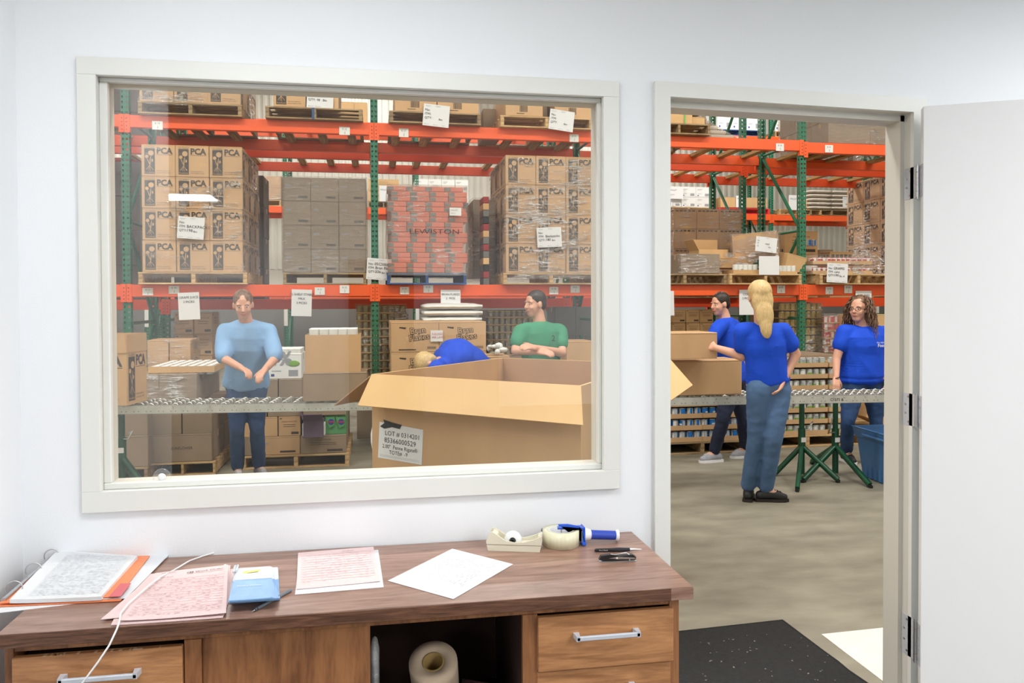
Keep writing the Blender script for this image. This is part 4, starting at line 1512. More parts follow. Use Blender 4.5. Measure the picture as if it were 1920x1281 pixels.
# red packs
x0, x1, z0, z1 = fb(730, 349, 873, 516, F)
pallet(x0 - .03, x1 + .01, F, ZL, 'blue', 'blue pallet under the red packs')
zb = ZL + .125
nrow = 17
rh = (z1 - zb) / nrow
pkm = MB().box(-.105, -.15, 0, .105, .15, rh - .003, 'redpk', .006).box(-.105, -.1512, .006, -.035, -.15, rh - .010, 'grypk').mesh('pack')
for r in range(nrow):
    off = (0, .0, .07, .07)[r % 4]
    npk = 4
    wpk = (x1 - x0) / npk
    for i in range(npk):
        o = obj('pack', pkm, None, (x0 + (i + .5) * wpk + (off - .035) * .6, F + .17, zb + r * rh), random.uniform(-.01, .01))
        o.scale = (wpk / .214, 1, 1)
        tag(o, f'red and grey film pack, {row_word(nrow - 1 - r, nrow)}, {col_word(i, npk)}, on blue pallet', 'pack', 'red packs on the blue pallet')
b = MB().box(x0, F + .33, zb, x1, F + 1.1, z1 - .004, 'redpk', .01)
tag(b.build('pack_block'), 'solid rear block of red packs behind the front layer on blue pallet', 'packs', None, 'stuff')
wrap(x0, x1, zb - .03, z1 + .012, F, 1.1, 'milky stretch film lettered by hand around the red packs', 'wrap2', pad=.022, waves=.008, seed=3, top=True)
b = MB()
c = W(767, 438, F - .034)
b.text('LEWISTON', .052, 'inkblk', face_T(c, (1, 0, .0), (0, 0, 1)), sx=(W(860, 438, F).x - c.x) / (.052 * glyphs('LEWISTON')[2]))
tag(b.build('hand_lettering'), 'hand written town name on the film over the red packs', 'lettering')
ticket(854, 397, 22, 15, F - .04, [(.1, .6, .2, 'PALLET', 'inkgry'), (.1, .2, .2, '0314', 'inkgry')], 'small pale slip on the wrapped red packs', name='load_slip', m='label')
# gap load in second row
x0, x1, z0, z1 = fb(884, 378, 925, 527, F + .95)
stack(x0, x1, ZL + .1, z1, F + .75, 1, 5, 2, .4, 'plain', 'card3', 'wrapped brown carton', 'narrow load beside red packs', 'l')
wrap(x0, x1, ZL + .05, z1 + .02, F + .75, .8, 'brownish stretch film around the narrow load beside red packs', 'wrap2', seed=5, waves=.02)
x0, x1, z0, z1 = fb(906, 368, 917, 520, F + .2)
mats = ['grypk', 'redbox', 'black', 'cardlt', 'grypk', 'redbox', 'grypk', 'card2', 'redbox', 'black', 'grypk', 'card2', 'redbox']
n = len(mats)
for k in range(n):
    h = (z1 - ZL) / n
    b = MB().box(x0, F + .2, ZL + k * h, x1, F + .5, ZL + (k + 1) * h - .004, mats[k], .004)
    tag(b.build('case'), f'thin stacked case, {row_word(n - 1 - k, n)}, left of right tall load', 'case', 'thin cases left of the right tall load')
# right window PCA
x0, x1, z0, z1 = fb(948, 292, 1117, 517, F)
pallet(x0 - .03, x1 + .03, F, ZL, 'new', 'pallet under the right tall stack of printed cartons')
stack(x0, x1, ZL + .125, z1, F + .01, 3, 4, 3, .38, 'pca', 'card', 'brown printed carton', 'right tall pallet', 'l')
wrap(x0, x1, ZL + .06, z1 - .03, F + .01, 1.14, 'clear stretch film with glints around the right tall load', 'wrap', waves=.022, seed=6)

# --- doorway, lower level
x0, x1, z0, z1 = fb(1264, 392, 1390, 520, BY - .1)
stack(x0 - .0, x1, ZB + .125, z1, BY - .1, 3, 4, 3, .36, 'band', 'card', 'wrapped top printed carton', 'load behind doorway left', 'b')
wrap(x0, x1, ZB + .1, z1 + .01, BY - .1, 1.08, 'shiny stretch film around the load behind doorway left', 'wrap2', waves=.02, seed=7)
pallet(x0, x1, BY - .1, ZB, 'old', 'pallet of the wrapped load behind doorway left')
xa, xb, _, _ = fb(1276, 516, 1366, 533, F)
pallet(xa - .45, xb, F + .03, ZL, 'old', 'dark worn pallet under the crushed carton at doorway left')
xa, xb, _, _ = fb(1366, 512, 1502, 531, F)
pallet(xa, xb, F - .02, ZL, 'new', 'pallet under the broken mixed load left of doorway post')
x0, x1, z0, z1 = fb(1277, 476, 1350, 516, F + .05)
carton(x0, x1, F + .06, .36, ZL + .126, z1, 'dark brown closed carton at left on the worn pallet', 'plain', 'card3')
wrap(x0, x1, ZL + .13, z1, F + .06, .36, 'creased film over the dark closed carton', 'wrap', pad=.012, waves=.02, seed=9)


def open_box(x0, x1, Y, d, z0, z1, label, m='card', flaps=(.5, .5, .5, .5), t=.005, rot=0, cat='box', name='open_carton', fl=.12, inside='cardin', floorz=None):
    """open top carton; flaps: outward angle of front, right, back, left flap (0 = upright)"""
    w, h = x1 - x0, z1 - z0
    tng = thing(name, label, cat, ((x0 + x1) / 2, Y + d / 2, z0), rot)
    b = MB()
    b.box(-w / 2, -d / 2, 0, w / 2, -d / 2 + t, h, m).box(-w / 2, d / 2 - t, 0, w / 2, d / 2, h, m)
    b.box(-w / 2, -d / 2 + t, 0, -w / 2 + t, d / 2 - t, h, m).box(w / 2 - t, -d / 2 + t, 0, w / 2, d / 2 - t, h, m)
    b.box(-w / 2 + t, -d / 2 + t, 0, w / 2 - t, d / 2 - t, .006, m)
    b.build('body', tng)
    for i, a in enumerate(flaps):
        if a is None:
            continue
        L = w if i in (0, 2) else d
        f = MB().prism([(-L / 2, 0), (L / 2, 0), (L / 2 - .006, fl), (-L / 2 + .006, fl)], 'y', -t, 0, m)
        o = f.build('flap', tng)
        rz = (0, PI / 2, PI, -PI / 2)[i]
        ox, oy = ((0, -d / 2), (w / 2, 0), (0, d / 2), (-w / 2, 0))[i]
        o.matrix_local = Matrix.Translation((ox, oy, h - .001)) @ Matrix.Rotation(rz, 4, 'Z') @ Matrix.Rotation(a, 4, 'X')
    return tng


x0, x1, z0, z1 = fb(1308, 462, 1362, 478, F + .5)
open_box(x0, x1, F + .46, .3, ZL + .33, z1 - .04, 'open carton with raised flap behind the dark closed one', 'card2', (None, None, -.15, .5), fl=.14)
# tilted wrapped carton
cxy = W(1405, 468, F + .25)
o = carton(-.0, .50, 0, .34, 0, .30, 'big tilted carton in shiny film left of the doorway post', 'plain', 'card', name='carton')
o.location = (W(1420, 468, F + .35).x, F + .36, ZL + .125 + .20)
o.rotation_euler = (.05, -.06, -.62)
wv = wrap(-.26, .26, -.02, .31, -.17, .34, 'bunched shiny film around the big tilted carton', 'wrap2', pad=.012, waves=.03, seed=11)
wv.location = o.location
wv.rotation_euler = o.rotation_euler
o2 = carton(0, .27, 0, .22, 0, .19, 'pale slumped carton leaning beside the doorway post', 'plain', 'card2')
o2.location = (W(1478, 480, F + .2).x, F + .2, ZL + .17)
o2.rotation_euler = (.1, .22, .15)
x0, x1, z0, z1 = fb(1352, 478, 1424, 495, F + .1)
carton(x0, x1, F + .25, .4, ZL + .20, ZL + .325, 'flattened wrapped case under the tilted carton', 'code', 'card', tilt=.0)


def can_mesh(r, h, body, accent=None, lid='canm', n=14):
    b = MB()
    b.lathe([(0, 0), (r * .96, 0), (r, .003), (r, .006)], lid, n)
    b.lathe([(r * .985, .006), (r * .985, h - .006)], body, n)
    b.lathe([(r, h - .006), (r, h - .003), (r * .96, h), (r * .9, h), (r * .9, h - .003), (0, h - .003)], lid, n)
    if accent:
        for (mm, a0, a1, z0, z1) in accent:
            vs, fs = [], []
            k = 5
            for i in range(k + 1):
                t = a0 + (a1 - a0) * i / k
                for z in (z0, z1):
                    vs.append((r * .998 * math.cos(t), r * .998 * math.sin(t), h * z))
            for i in range(k):
                fs.append((2 * i, 2 * i + 2, 2 * i + 3, 2 * i + 1))
            b.add(vs, fs, mm, True)
    return b.mesh('can')


CAN = dict(
    blue=can_mesh(.037, .10, 'canb', [('cany', 0, 6.28, .04, .14), ('canw', -2.2, -1.2, .1, .9), ('canls', -1.1, -.3, .1, .9), ('canw', 1.2, 2.2, .45, .6), ('canls', 2.4, 3.3, .1, .9)]),
    green=can_mesh(.037, .10, 'canls', [('cang', -2.0, -.8, .08, .5), ('inkgry', -2.1, -1.0, .55, .75), ('cang', .6, 2.0, .08, .6), ('canw', 2.2, 3.6, .2, .8), ('inkblk', -.3, .5, .3, .34)]),
    red=can_mesh(.037, .085, 'canr', [('canw', -2.4, -1.4, .1, .85), ('canw', 1.0, 2.2, .1, .85)], 'canm'),
    gold=can_mesh(.034, .085, 'cangd', [('canw', -2.0, -1.1, .2, .5)], 'canm', 10),
    redlid=can_mesh(.037, .10, 'canw', [('canr', -2.6, -.6, .3, .75), ('canr', .6, 2.4, .3, .75)], 'canr'),
    white=can_mesh(.036, .10, 'canw', [('inkgry', -2, -1, .4, .5)], 'white'),
    olive=can_mesh(.033, .085, 'cano', [('canls', -2, -1.2, .2, .7)], 'cany', 10),
)
NCAN = {}


def cans(kind, x0, x1, Y, z, n, lab, grp, ny=1, dy=.078, name='can', cat='can', sc=1, nmax=300):
    for j in range(ny):
        for i in range(n):
            NCAN[kind] = NCAN.get(kind, 0) + 1
            if NCAN[kind] > nmax:
                return
            r = .037 if kind != 'gold' else .034
            o = obj(name, CAN[kind], None, (x0 + (x1 - x0) * (i + .5) / n, Y + r * sc + j * dy, z), random.choice([0, 1.1, 2.2, 3.3, 4.4, 5.4]) + random.uniform(-.2, .2))
            if sc != 1: o.scale = (sc, sc, sc)
            tag(o, f'{lab}, {col_word(i, n)}' + (f', {ORD[j]} row back' if j else ''), cat, grp)


def tray(x0, x1, Y, d, z, h, label, m='card2', grp='cardboard can trays'):
    b = MB()
    t = .004
    b.box(x0, Y, z, x1, Y + t, z + h, m).box(x0, Y + d - t, z, x1, Y + d, z + h, m).box(x0, Y + t, z, x0 + t, Y + d - t, z + h, m).box(x1 - t, Y + t, z, x1, Y + d - t, z + h, m).box(x0 + t, Y + t, z, x1 - t, Y + d - t, z + .003, m)
    return tag(b.build('can_tray'), label, 'tray', grp)


x0, x1, z0, z1 = fb(1385, 493, 1424, 512, F + .02)
tray(x0 - .06, x1 + .02, F + .03, .3, ZL + .126, .045, 'low tray of white jars on the broken load')
cans('white', x0 - .04, x1, F + .045, ZL + .131, 5, 'white jar in low tray of the broken load', 'white jars on the broken load')
x0, x1, z0, z1 = fb(1462, 495, 1496, 512, F + .02)
tray(x0, x1, F + .03, .3, ZL + .126, .03, 'low tray of white jars right of the blank ticket')
cans('white', x0 + .0, x1, F + .05, ZL + .131, 4, 'white jar in tray right of the blank ticket', 'white jars on the broken load', sc=.9)
b = MB()
rd = random.Random(3)
for k in range(9):
    cx_ = rd.uniform(1345, 1420)
    c = W(cx_, rd.uniform(478, 500), F + rd.uniform(.05, .2))
    b.ell(tuple(c), (rd.uniform(.05, .12), rd.uniform(.02, .05), rd.uniform(.012, .035)), 'wrap2', 10)
tag(b.build('torn_film'), 'torn shiny film bunched between the broken cartons', 'plastic film')
# doorway right: red lidded cans in trays
xa = W(1535, 520, F).x
pallet(xa, xa + 1.02, F - .02, ZL, 'new', 'pale pallet under the red can trays right of doorway post')
x0, x1, z0, z1 = fb(1520, 482, 1632, 513, F + .15)
tw = (x1 - x0) / 3
for tier in range(2):
    for i in range(3):
        zz = ZL + .126 + tier * .118
        tray(x0 + i * tw, x0 + (i + 1) * tw - .004, F + .1, .32, zz, .042, f'cardboard tray of red lidded cans, {["lower", "upper"][tier]} tier, {col_word(i, 3)}', grp='trays of red lidded cans')
        cans('redlid', x0 + i * tw + .01, x0 + (i + 1) * tw - .014, F + .108, zz + .004, 4, f'red lidded can, {["lower", "upper"][tier]} tier, {["left", "middle", "right"][i]} tray', 'red lidded cans on the pale pallet', 2 if tier else 1, sc=(tw - .03) / 4 / .0745)
wrap(x0, x1, ZL + .126, ZL + .126 + .24, F + .1, .32, 'clear film around the red lidded can trays', 'wrap', pad=.008, waves=.01, seed=13)
# doorway right printed stack in the second row, left side showing
xl = 7.37
zt = W(1592, 345, BY + 1.2).z
stack(xl, xl + 1.0, ZB + .125, zt, BY - .0, 3, 5, 3, .41, 'pca', 'card', 'brown printed carton', 'tall load at doorway right', 'l')
pallet(xl - .02, xl + 1.02, BY, ZB, 'new', 'pallet under the tall load at doorway right')
wrap(xl, xl + 1.0, ZB + .1, zt, BY, 1.23, 'faint stretch film around the tall load at doorway right', 'wrap', pad=.008, seed=12)
# things between, second row
x0, x1, z0, z1 = fb(1478, 432, 1541, 476, BY + .1)
carton(x0, x1, BY + .2, .5, z0, z1, 'tan carton with small print behind the doorway post', 'lines', 'card2')
carton(x0, x1, BY + .2, .5, ZB, z0 - .004, 'plain tan base carton behind the doorway post', 'plain', 'card2')
x0, x1, z0, z1 = fb(1514, 458, 1538, 500, BY - .1)
b = MB()
for k in range(4):
    b.ell((x0 + (x1 - x0) * .5, BY - .02, ZB + .1 + k * .1), ((x1 - x0) * .55, .1, .07), 'bag', 12)
tag(b.build('wrapped_sack'), 'white crumpled sack right of the doorway post', 'sack')
cans('blue', x0 + .02, x1 - .01, BY - .06, W(1526, 462, BY).z, 2, 'blue can on the white sack behind doorway post', 'blue cans by the post', sc=.9)
x0, x1, z0, z1 = fb(1556, 472, 1600, 500, BY + .1)
carton(x0, x1, BY + .1, .4, ZB, z1, 'tan carton with dark logo band behind red cans', 'band', 'card2')
x0, x1, z0, z1 = fb(1537, 468, 1562, 500, BY + .5)
carton(x0, x1, BY + .5, .3, ZB, z1, 'dark brown low carton behind red cans', 'plain', 'card3')
for i in range(6):
    x = W(1484 + i * 4, 470, BY - .1).x
x0, x1, _, _ = fb(1462, 500, 1512, 520, BY - .2)
cans('red', x0, x1, BY - .15, ZB + .22, 5, 'red can in row behind the doorway post', 'red cans behind the post')
cans('red', x0, x1, BY - .15, ZB + .31, 5, 'red can in upper row behind the doorway post', 'red cans behind the post')

# --- far row
def far_z(y, x): return W(x, y, CY).z
zc = 3.366
def cfb(a, b, c, d): return fb(a, b, c, d, CY)
x0, x1, z0, z1 = cfb(1250, 350, 1332, 386)
stack(x0, x1, zc + .13, z1, CY, 3, 2, 2, .5, 'whitebox', 'cardwh', 'pale wrapped carton', 'far load at doorway left edge')
wrap(x0, x1, zc + .1, z1, CY, 1, 'film around the far pale load at doorway left', 'wrap', seed=21)
pallet(x0, x1, CY - .02, zc, 'new', 'far pallet under pale wrapped cartons')
x0, x1, z0, z1 = cfb(1352, 370, 1440, 394)
stack(x0, x1, zc + .14, z1, CY + .02, 2, 1, 1, .5, 'plain', 'card2', 'tan carton', 'far red pallet')
pallet(x0 - .05, x1 + .05, CY, zc, 'red', 'red plastic pallet on the far rack')
x0, x1, z0, z1 = cfb(1460, 388, 1540, 402)
pallet(x0, x1, CY - .02, zc, 'new', 'yellowish pallet on the far rack behind doorway post')
x0, x1, z0, z1 = cfb(1497, 374, 1528, 390)
carton(x0, x1, CY + .1, .4, zc + .125, z1, 'small brown carton on the far yellowish pallet', 'code', 'card2')
ticket(1490, 380, 22, 28, CY - .02, [(.1, .7, .12, 'PALLET', 'inkgry')], 'white ticket on the far yellowish pallet', .0)
ticket(1387, 378, 14, 22, CY - .0, [(.1, .7, .12, 'PALLET', 'inkgry')], 'white ticket on the far tan cartons')
ticket(1268, 362, 26, 22, CY - .05, [(.1, .7, .12, 'PALLET', 'inkgry'), (.1, .3, .12, 'QTY', 'inkgry')], 'white ticket on the far pale load')


def sacks(x0, x1, z0, z1, Y, n, cols, lab, grp, m='bagkraft', d=.5):
    hh = (z1 - z0) / n
    ww = (x1 - x0) / cols
    b = MB()
    vs, fs = [], []
    nx, ny = 10, 6
    for side in (0, 1):
        for j in range(ny + 1):
            for i in range(nx + 1):
                u, v = i / nx * 2 - 1, j / ny * 2 - 1
                e = (max(0, (1 - abs(u) ** 3)) * max(0, (1 - abs(v) ** 3))) ** .5
                z = .5 + (.5 if side else -.5) * (.5 + .5 * e) + .05 * noise.noise(Vector((u * 3, v * 3, side * 4)))
                vs.append((u * .52, v * .52, z))
    k = (nx + 1) * (ny + 1)
    for j in range(ny):
        for i in range(nx):
            a = j * (nx + 1) + i
            fs.append((k + a, k + a + 1, k + a + nx + 2, k + a + nx + 1))
            fs.append((a + nx + 1, a + nx + 2, a + 1, a))
    per = [i for i in range(nx + 1)] + [j * (nx + 1) + nx for j in range(1, ny + 1)] + [ny * (nx + 1) + i for i in range(nx - 1, -1, -1)] + [j * (nx + 1) for j in range(ny - 1, 0, -1)]
    for i in range(len(per)):
        a, c = per[i], per[(i + 1) % len(per)]
        fs.append((a, c, k + c, k + a))
    me = b.add(vs, fs, m, True).mesh('sack')
    for r in range(n):
        for c in range(cols):
            o = obj('sack', me, None, (x0 + (c + .5) * ww, Y + d / 2, z0 + r * hh), random.choice([0, PI]) + random.uniform(-.02, .02))
            o.scale = (ww, d, hh * 1.05)
            tag(o, f'{lab}, {row_word(n - 1 - r, n)}' + (f', {col_word(c, cols)}' if cols > 1 else ''), 'sack', grp)


x0, x1, z0, z1 = cfb(1518, 356, 1600, 395)
pallet(x0, x1, CY - .02, zc, 'old', 'far pallet under the paper sacks')
sacks(x0, x1, zc + .125, z1, CY, 5, 2, 'pale paper sack on far pallet', 'paper sacks on the far pallet')
ticket(1585, 378, 10, 20, CY - .01, [(.1, .7, .12, 'QTY', 'inkgry')], 'narrow white ticket on the far paper sacks')
x0, x1, z0, z1 = cfb(493, 330, 527, 374)
x0 -= .6
stack(x0, x1, zc + .13, z1, CY, 3, 2, 1, .6, 'plain', 'card', 'film wrapped carton', 'far load left of grey cartons')
wrap(x0, x1, zc + .1, z1, CY, .6, 'glinting film around the far load left of the grey cartons', 'wrap2', seed=22)
pallet(x0, x1, CY, zc, 'new', 'far pallet left of the grey cartons')
x0, x1, z0, z1 = cfb(690, 336, 748, 385)
stack(x0, x1, zc + .13, z1, CY, 1, 2, 1, .6, 'lines', 'card2', 'tan carton', 'far load right of middle post')
pallet(x0, x1, CY, zc, 'old', 'far pallet right of middle post')
ticket(722, 363, 22, 30, CY - .01, [(.1, .7, .1, 'PALLET', 'inkgry')], 'white ticket on the far tan cartons right of middle post')
x0, x1, z0, z1 = cfb(778, 336, 878, 380)
stack(x0, x1, zc + .13, z1, CY, 4, 2, 1, .6, 'whitebox', 'cardwh', 'white carton', 'far load behind red packs')
pallet(x0, x1, CY, zc, 'blue', 'far blue pallet behind red packs')
zt5 = 5.041
for (a, b_, nm, kd) in ((1346, 1428, 'far upper load left of tall brace', 'blue'), (1454, 1500, 'far upper load beside doorway post', 'new')):
    x0, x1, _, _ = cfb(a, 215, b_, 243)
    pallet(x0, x1, CY, zt5, kd, f'{kd} far upper pallet, {nm}'.replace('new', 'yellow'))
    stack(x0, x1, zt5 + .13, zt5 + .55, CY + .02, 3 if a < 1400 else 2, 1, 1, .6, 'whitebox', 'cardwh', 'white carton', nm)
for (a, b_, nm) in ((640, 690, 'far upper load beside middle post'), (1060, 1130, 'far upper load at window right')):
    x0, x1, _, _ = cfb(a, 300, b_, 320)
    stack(x0, x1, zt5 + .002, zt5 + .4, CY + .02, 2, 1, 1, .6, 'plain', 'card2', 'tan carton', nm)

# dark loads added to darken the gaps in the racks at the left
stack(-3.72, -2.62, ZB + .002, 3.22, BY + .06, 2, 4, 1, .5, 'plain', 'backdark', 'added dark brown case', 'second row left of first post', 'r')
stack(-3.75, -2.66, UP + .002, 4.6, BY + .06, 2, 3, 1, .5, 'plain', 'backdark', 'added dark brown case', 'top level second row left edge', 'r')
stack(-2.42, -1.35, ZB + .002, 3.1, BY + .12, 2, 4, 1, .5, 'plain', 'backdark', 'added dark brown case', 'second row behind left tall load', 'b')

# twisted film bands pulled diagonally over the two tall loads
def film_band(pts, r, label):
    P_ = [W(x, y, F - .02) for x, y in pts]
    b = MB()
    n = 24
    vs, fs = [], []
    for i in range(n + 1):
        t = i / n * (len(P_) - 1)
        k = min(int(t), len(P_) - 2)
        p = P_[k].lerp(P_[k + 1], t - k)
        wd = r * (1 + .5 * math.sin(i * 1.7)) * (1 - .5 * i / n)
        for j in range(5):
            vs.append((p.x, p.y - .006 - .006 * ((i + j) % 2) - .004 * math.sin(i * 2.3 + j * 1.9), p.z + (j - 2) / 2 * wd))
    for i in range(n):
        for j in range(4):
            a = i * 5 + j
            fs.append((a, a + 5, a + 6, a + 1))
    b.add(vs, fs, 'wrap2', False)
    return tag(b.build('film_band'), label, 'plastic film')


film_band([(322, 392), (360, 372), (420, 352), (452, 338)], .07, 'bunched diagonal film band glinting across the left tall load')
film_band([(268, 476), (300, 480), (345, 484)], .03, 'creased film band low on the left tall load')
film_band([(1112, 432), (1080, 452), (1030, 470), (960, 474)], .035, 'creased diagonal film band low on the right tall load')
film_band([(950, 352), (975, 356), (1003, 354)], .045, 'creased film patch at the left side of the right tall load')

# tickets on the loads
ticket(358, 427.5, 50, 41, F - .035, form_lines('', 'BACKPACKS', '198'), 'white handwritten ticket on left tall load', -.07)
ticket(1030, 445, 46, 37, F - .035, form_lines('', 'Backpacks', '180'), 'white handwritten ticket on right tall load', .05)
ticket(711, 505, 47, 40, RY - .022, form_lines('05C500L', 'Bran Flakes', '336', '550A'), 'white handwritten ticket taped across the middle post', -.07)
ticket(600, 192, 50, 22, F + .005, [(.06, .6, .2, 'QTY: 98', 'inkblk'), (.6, .6, .2, 'Bin', 'inkblk'), (.06, .1, .1, 'date rec   date out', 'inkgry')], 'white ticket on second upper pallet', -.04)
ticket(818, 217, 49, 41, F - .01, form_lines('', '', ''), 'white ticket on third upper pallet', -.08)
ticket(1053, 226, 46, 38, F - .01, form_lines('', '', ''), 'white ticket on fourth upper pallet', -.12)
ticket(1437, 459, 40, 28, F + .05, form_lines('', 'mixed', ''), 'creased white ticket on the tilted carton', -.10, slack=1.5)
ticket(1442, 498, 38, 35, F - .03, [(.1, .1, .04, 'x', 'inkgry')], 'blank white sheet over the broken load', .0)
ticket(1570, 512, 39, 36, F + .0 - .05, form_lines('GRAPES', 'cans', '190', '4'), 'white ticket hanging from the red can pallet', -.05)


def beam_sign(cx, cy, w, h, lines, label, rot=0):
    L = [(.5, .78 - k * .16, .085, s, 'inkblk') for k, s in enumerate(lines)]
    return ticket(cx, cy, w, h, RY - .035, L, label, rot, name='paper_sign')


beam_sign(354.5, 574, 40, 51, ['GRAPE JUICE', '2 PICKS'], 'white paper sign for juice picks on lower beam, window left', .04)
beam_sign(565.5, 568, 38, 50, ['1% SHELF STABLE', 'MILK', '3 PICKS'], 'white paper sign for milk picks on lower beam, window middle', -.03)
beam_sign(845, 567, 37, 47, ['BRAN FLAKES', '2  PICK'], 'white paper sign for cereal picks on lower beam', 0)
beam_sign(1619, 569, 30, 47, ['BEEF CHILI', '2 PICKS'], 'white paper sign behind the curly haired woman', 0)
beam_sign(1400, 567, 28, 47, ['CORN', '2 PICKS'], 'white paper sign behind the blonde woman', 0)
beam_sign(1250, 569, 28, 46, ['', ''], 'blank white paper sign at doorway left edge', .02)


# ------------------------------------------------------------ floor loads behind the conveyor, left window
FA = 4.72
x0, x1, z0, z1 = fb(283, 815, 397, 873, FA)
x1p = x1
pallet(x0 - .02, x1 + .03, FA, 0, 'new', 'floor pallet under the lettered carton at window lower left')
r1 = W(340, 815, FA).z
r2 = W(340, 757, FA).z
r3 = W(340, 701, FA).z
carton(x0, x1, FA + .01, .55, .125, r1, 'wide brown carton with faint lettering at window lower left', 'big', 'card3')
stack(x0, x1, r1, r2, FA + .01, 2, 1, 2, .5, 'plain', 'card3', 'plain brown carton', 'second layer above lettered carton', 'r')
carton(x1 - (x1 - x0) * .5 + .002, x1, FA + .6, .5, .125, r1, 'rear carton on the pallet at window lower left', 'plain', 'card3')
stack(x0 - .25, x1 - .12, r2, r3, FA + .02, 2, 1, 2, .5, 'plain', 'card3', 'plain brown carton', 'third layer behind conveyor left', 'r')
wrap(x0 - .25, x1 - .12, r2 + .02, r3, FA + .02, 1.0, 'creased film around the cartons just above the conveyor left', 'wrap', seed=31, waves=.02)
xa, xb, _, _ = fb(214, 820, 277, 880, FA - .15)
pallet(xa - .5, xb, FA - .15, 0, 'old', 'floor pallet at window lower left edge')
ra = W(250, 818, FA - .15).z
carton(xa - .3, xb, FA - .14, .5, .125, ra, 'greyish carton with faint text at window lower left edge', 'big', 'card3')
stack(xa - .3, xb, ra, W(250, 757, FA - .15).z, FA - .14, 1, 1, 1, .5, 'plain', 'card3', 'greyish carton with cut flaps', 'load at window left edge')
# cases of capped jars on top
x0, x1, _, _ = fb(278, 690, 402, 700, FA + .1)
for j in range(3):
    tray(x0, x1, FA + .1 + j * .26, .25, r3 + .001, .055, f'open case of white capped jars, {ORD[j]} row back, above left load', 'card2', 'open cases of capped jars')
    cans('white', x0 + .01, x1 - .01, FA + .11 + j * .26, r3 - .018, 7, f'white capped jar in {ORD[j]} case back above left load', 'white capped jars above the left load', 3, .08, name='jar', cat='jar', sc=.78)
x0, x1, z0, z1 = fb(276, 637, 357, 689, FA + 1.0)
stack(x0, x1, z0, z1, FA + 1.0, 2, 1, 1, .4, 'plain', 'card', 'film wrapped carton with folded lid', 'top of left load')
stack(x0, x1, .0, z0 - .002, FA + 1.2, 1, 4, 1, .3, 'plain', 'card3', 'plain brown base carton', 'hidden column of left load')
wrap(x0, x1, z0, z1, FA + 1.0, .4, 'glinting film around the top cartons of the left load', 'wrap', seed=33, waves=.02)
# right pallet of mixed cases
FB_ = 4.88
xa, xb, _, _ = fb(452, 850, 655, 880, FB_)
pallet(xa, xb, FB_, 0, 'new', 'floor pallet under mixed cases at window lower middle')
z1 = W(560, 818, FB_).z; z2 = W(560, 781, FB_).z; z3 = W(560, 746, FB_).z; z4 = W(560, 711, FB_).z
g = lambda p: W(p, 830, FB_).x
for (a, b_, za_, zb_, sty, mm, lab) in (
        (455, 476, .125, z1, 'plain', 'card3', 'narrow brown case, bottom row left, middle floor pallet'),
        (478, 562, .125, z1, 'code', 'card', 'brown case, bottom row middle, middle floor pallet'),
        (563, 649, .125, z1, 'lines', 'card3', 'brown case with side print, bottom row right, middle floor pallet'),
        (455, 520, z1, z2, 'plain', 'card', 'brown case, second row left, middle floor pallet'),
        (522, 563, z1, z2, 'lines', 'card', 'brown case, second row centre, middle floor pallet'),
        (608, 649, z1, z2, 'plain', 'greenpk', 'case of green printed packs under conveyor, middle floor pallet'),
        (440, 500, z2, z3, 'plain', 'card3', 'brown case, third row left, middle floor pallet'),
        (502, 566, z2, z3, 'plain', 'card3', 'brown case, third row centre, middle floor pallet'),
        (568, 649, z2, z3, 'plain', 'card3', 'brown case, third row right, middle floor pallet'),
        (442, 521, z3, z4, 'plain', 'card3', 'brown case, fourth row left, middle floor pallet'),
        (523, 566, z3, z4, 'plain', 'card3', 'brown case, fourth row right, middle floor pallet')):
    _o = carton(g(a), g(b_), FB_ + .02 + (.02 if 'green' in lab else 0), .45, za_, zb_ - .002, lab, sty, mm)
    if 'green' in lab: GREEN = _o
for k, (a, b_) in enumerate(((610, 628), (629, 647))):
    X0, X1, Z0, Z1 = fb(a, 783, b_, 806, FB_)
    bb = MB().prism([(X0, Z1), (X1, Z1), (X1 - .01, Z0 + .03), (X0 + .035, Z0 + .01)], 'y', FB_ + .028, FB_ + .036, 'greenpk')
    bb.cyl((X0 + .05, FB_ + .027, Z1 - .045), (X0 + .05, FB_ + .029, Z1 - .045), .028, 'inkblue', 12).box(X0 + .02, FB_ + .0255, Z1 - .05, X0 + .08, FB_ + .027, Z1 - .04, 'canr')
    pp = bb.build('printed_panel', GREEN)
    pp.matrix_parent_inverse = Matrix.Translation(-GREEN.location)
X0, X1, Z0, Z1 = fb(568, 790, 606, 816, FB_ - .12)
ob = open_box(X0, X1, FB_ - .1, .3, z1 + .001, z2 - .02, 'open white and purple printed carton under the conveyor', 'purple', (.9, None, -.2, .3), fl=.1)
b = MB().box(-.1, -.1, 0, .1, .1, .11, 'cardwh', .003)
o = b.build('white_pack'); o.location = ((X0 + X1) / 2, FB_ - .1 + .15, z1 + .01)
tag(o, 'white pack standing inside the purple printed carton', 'pack')
# side cases of that load
for k in range(3):
    carton(g(649) - .3, g(649), FB_ + .5 + k * .0, .6, (.125, z1, z2)[k], (z1, z2, z3)[k] - .002, f'rear case showing its side, {["bottom", "second", "third"][k]} row, middle floor pallet', 'band', 'card3')
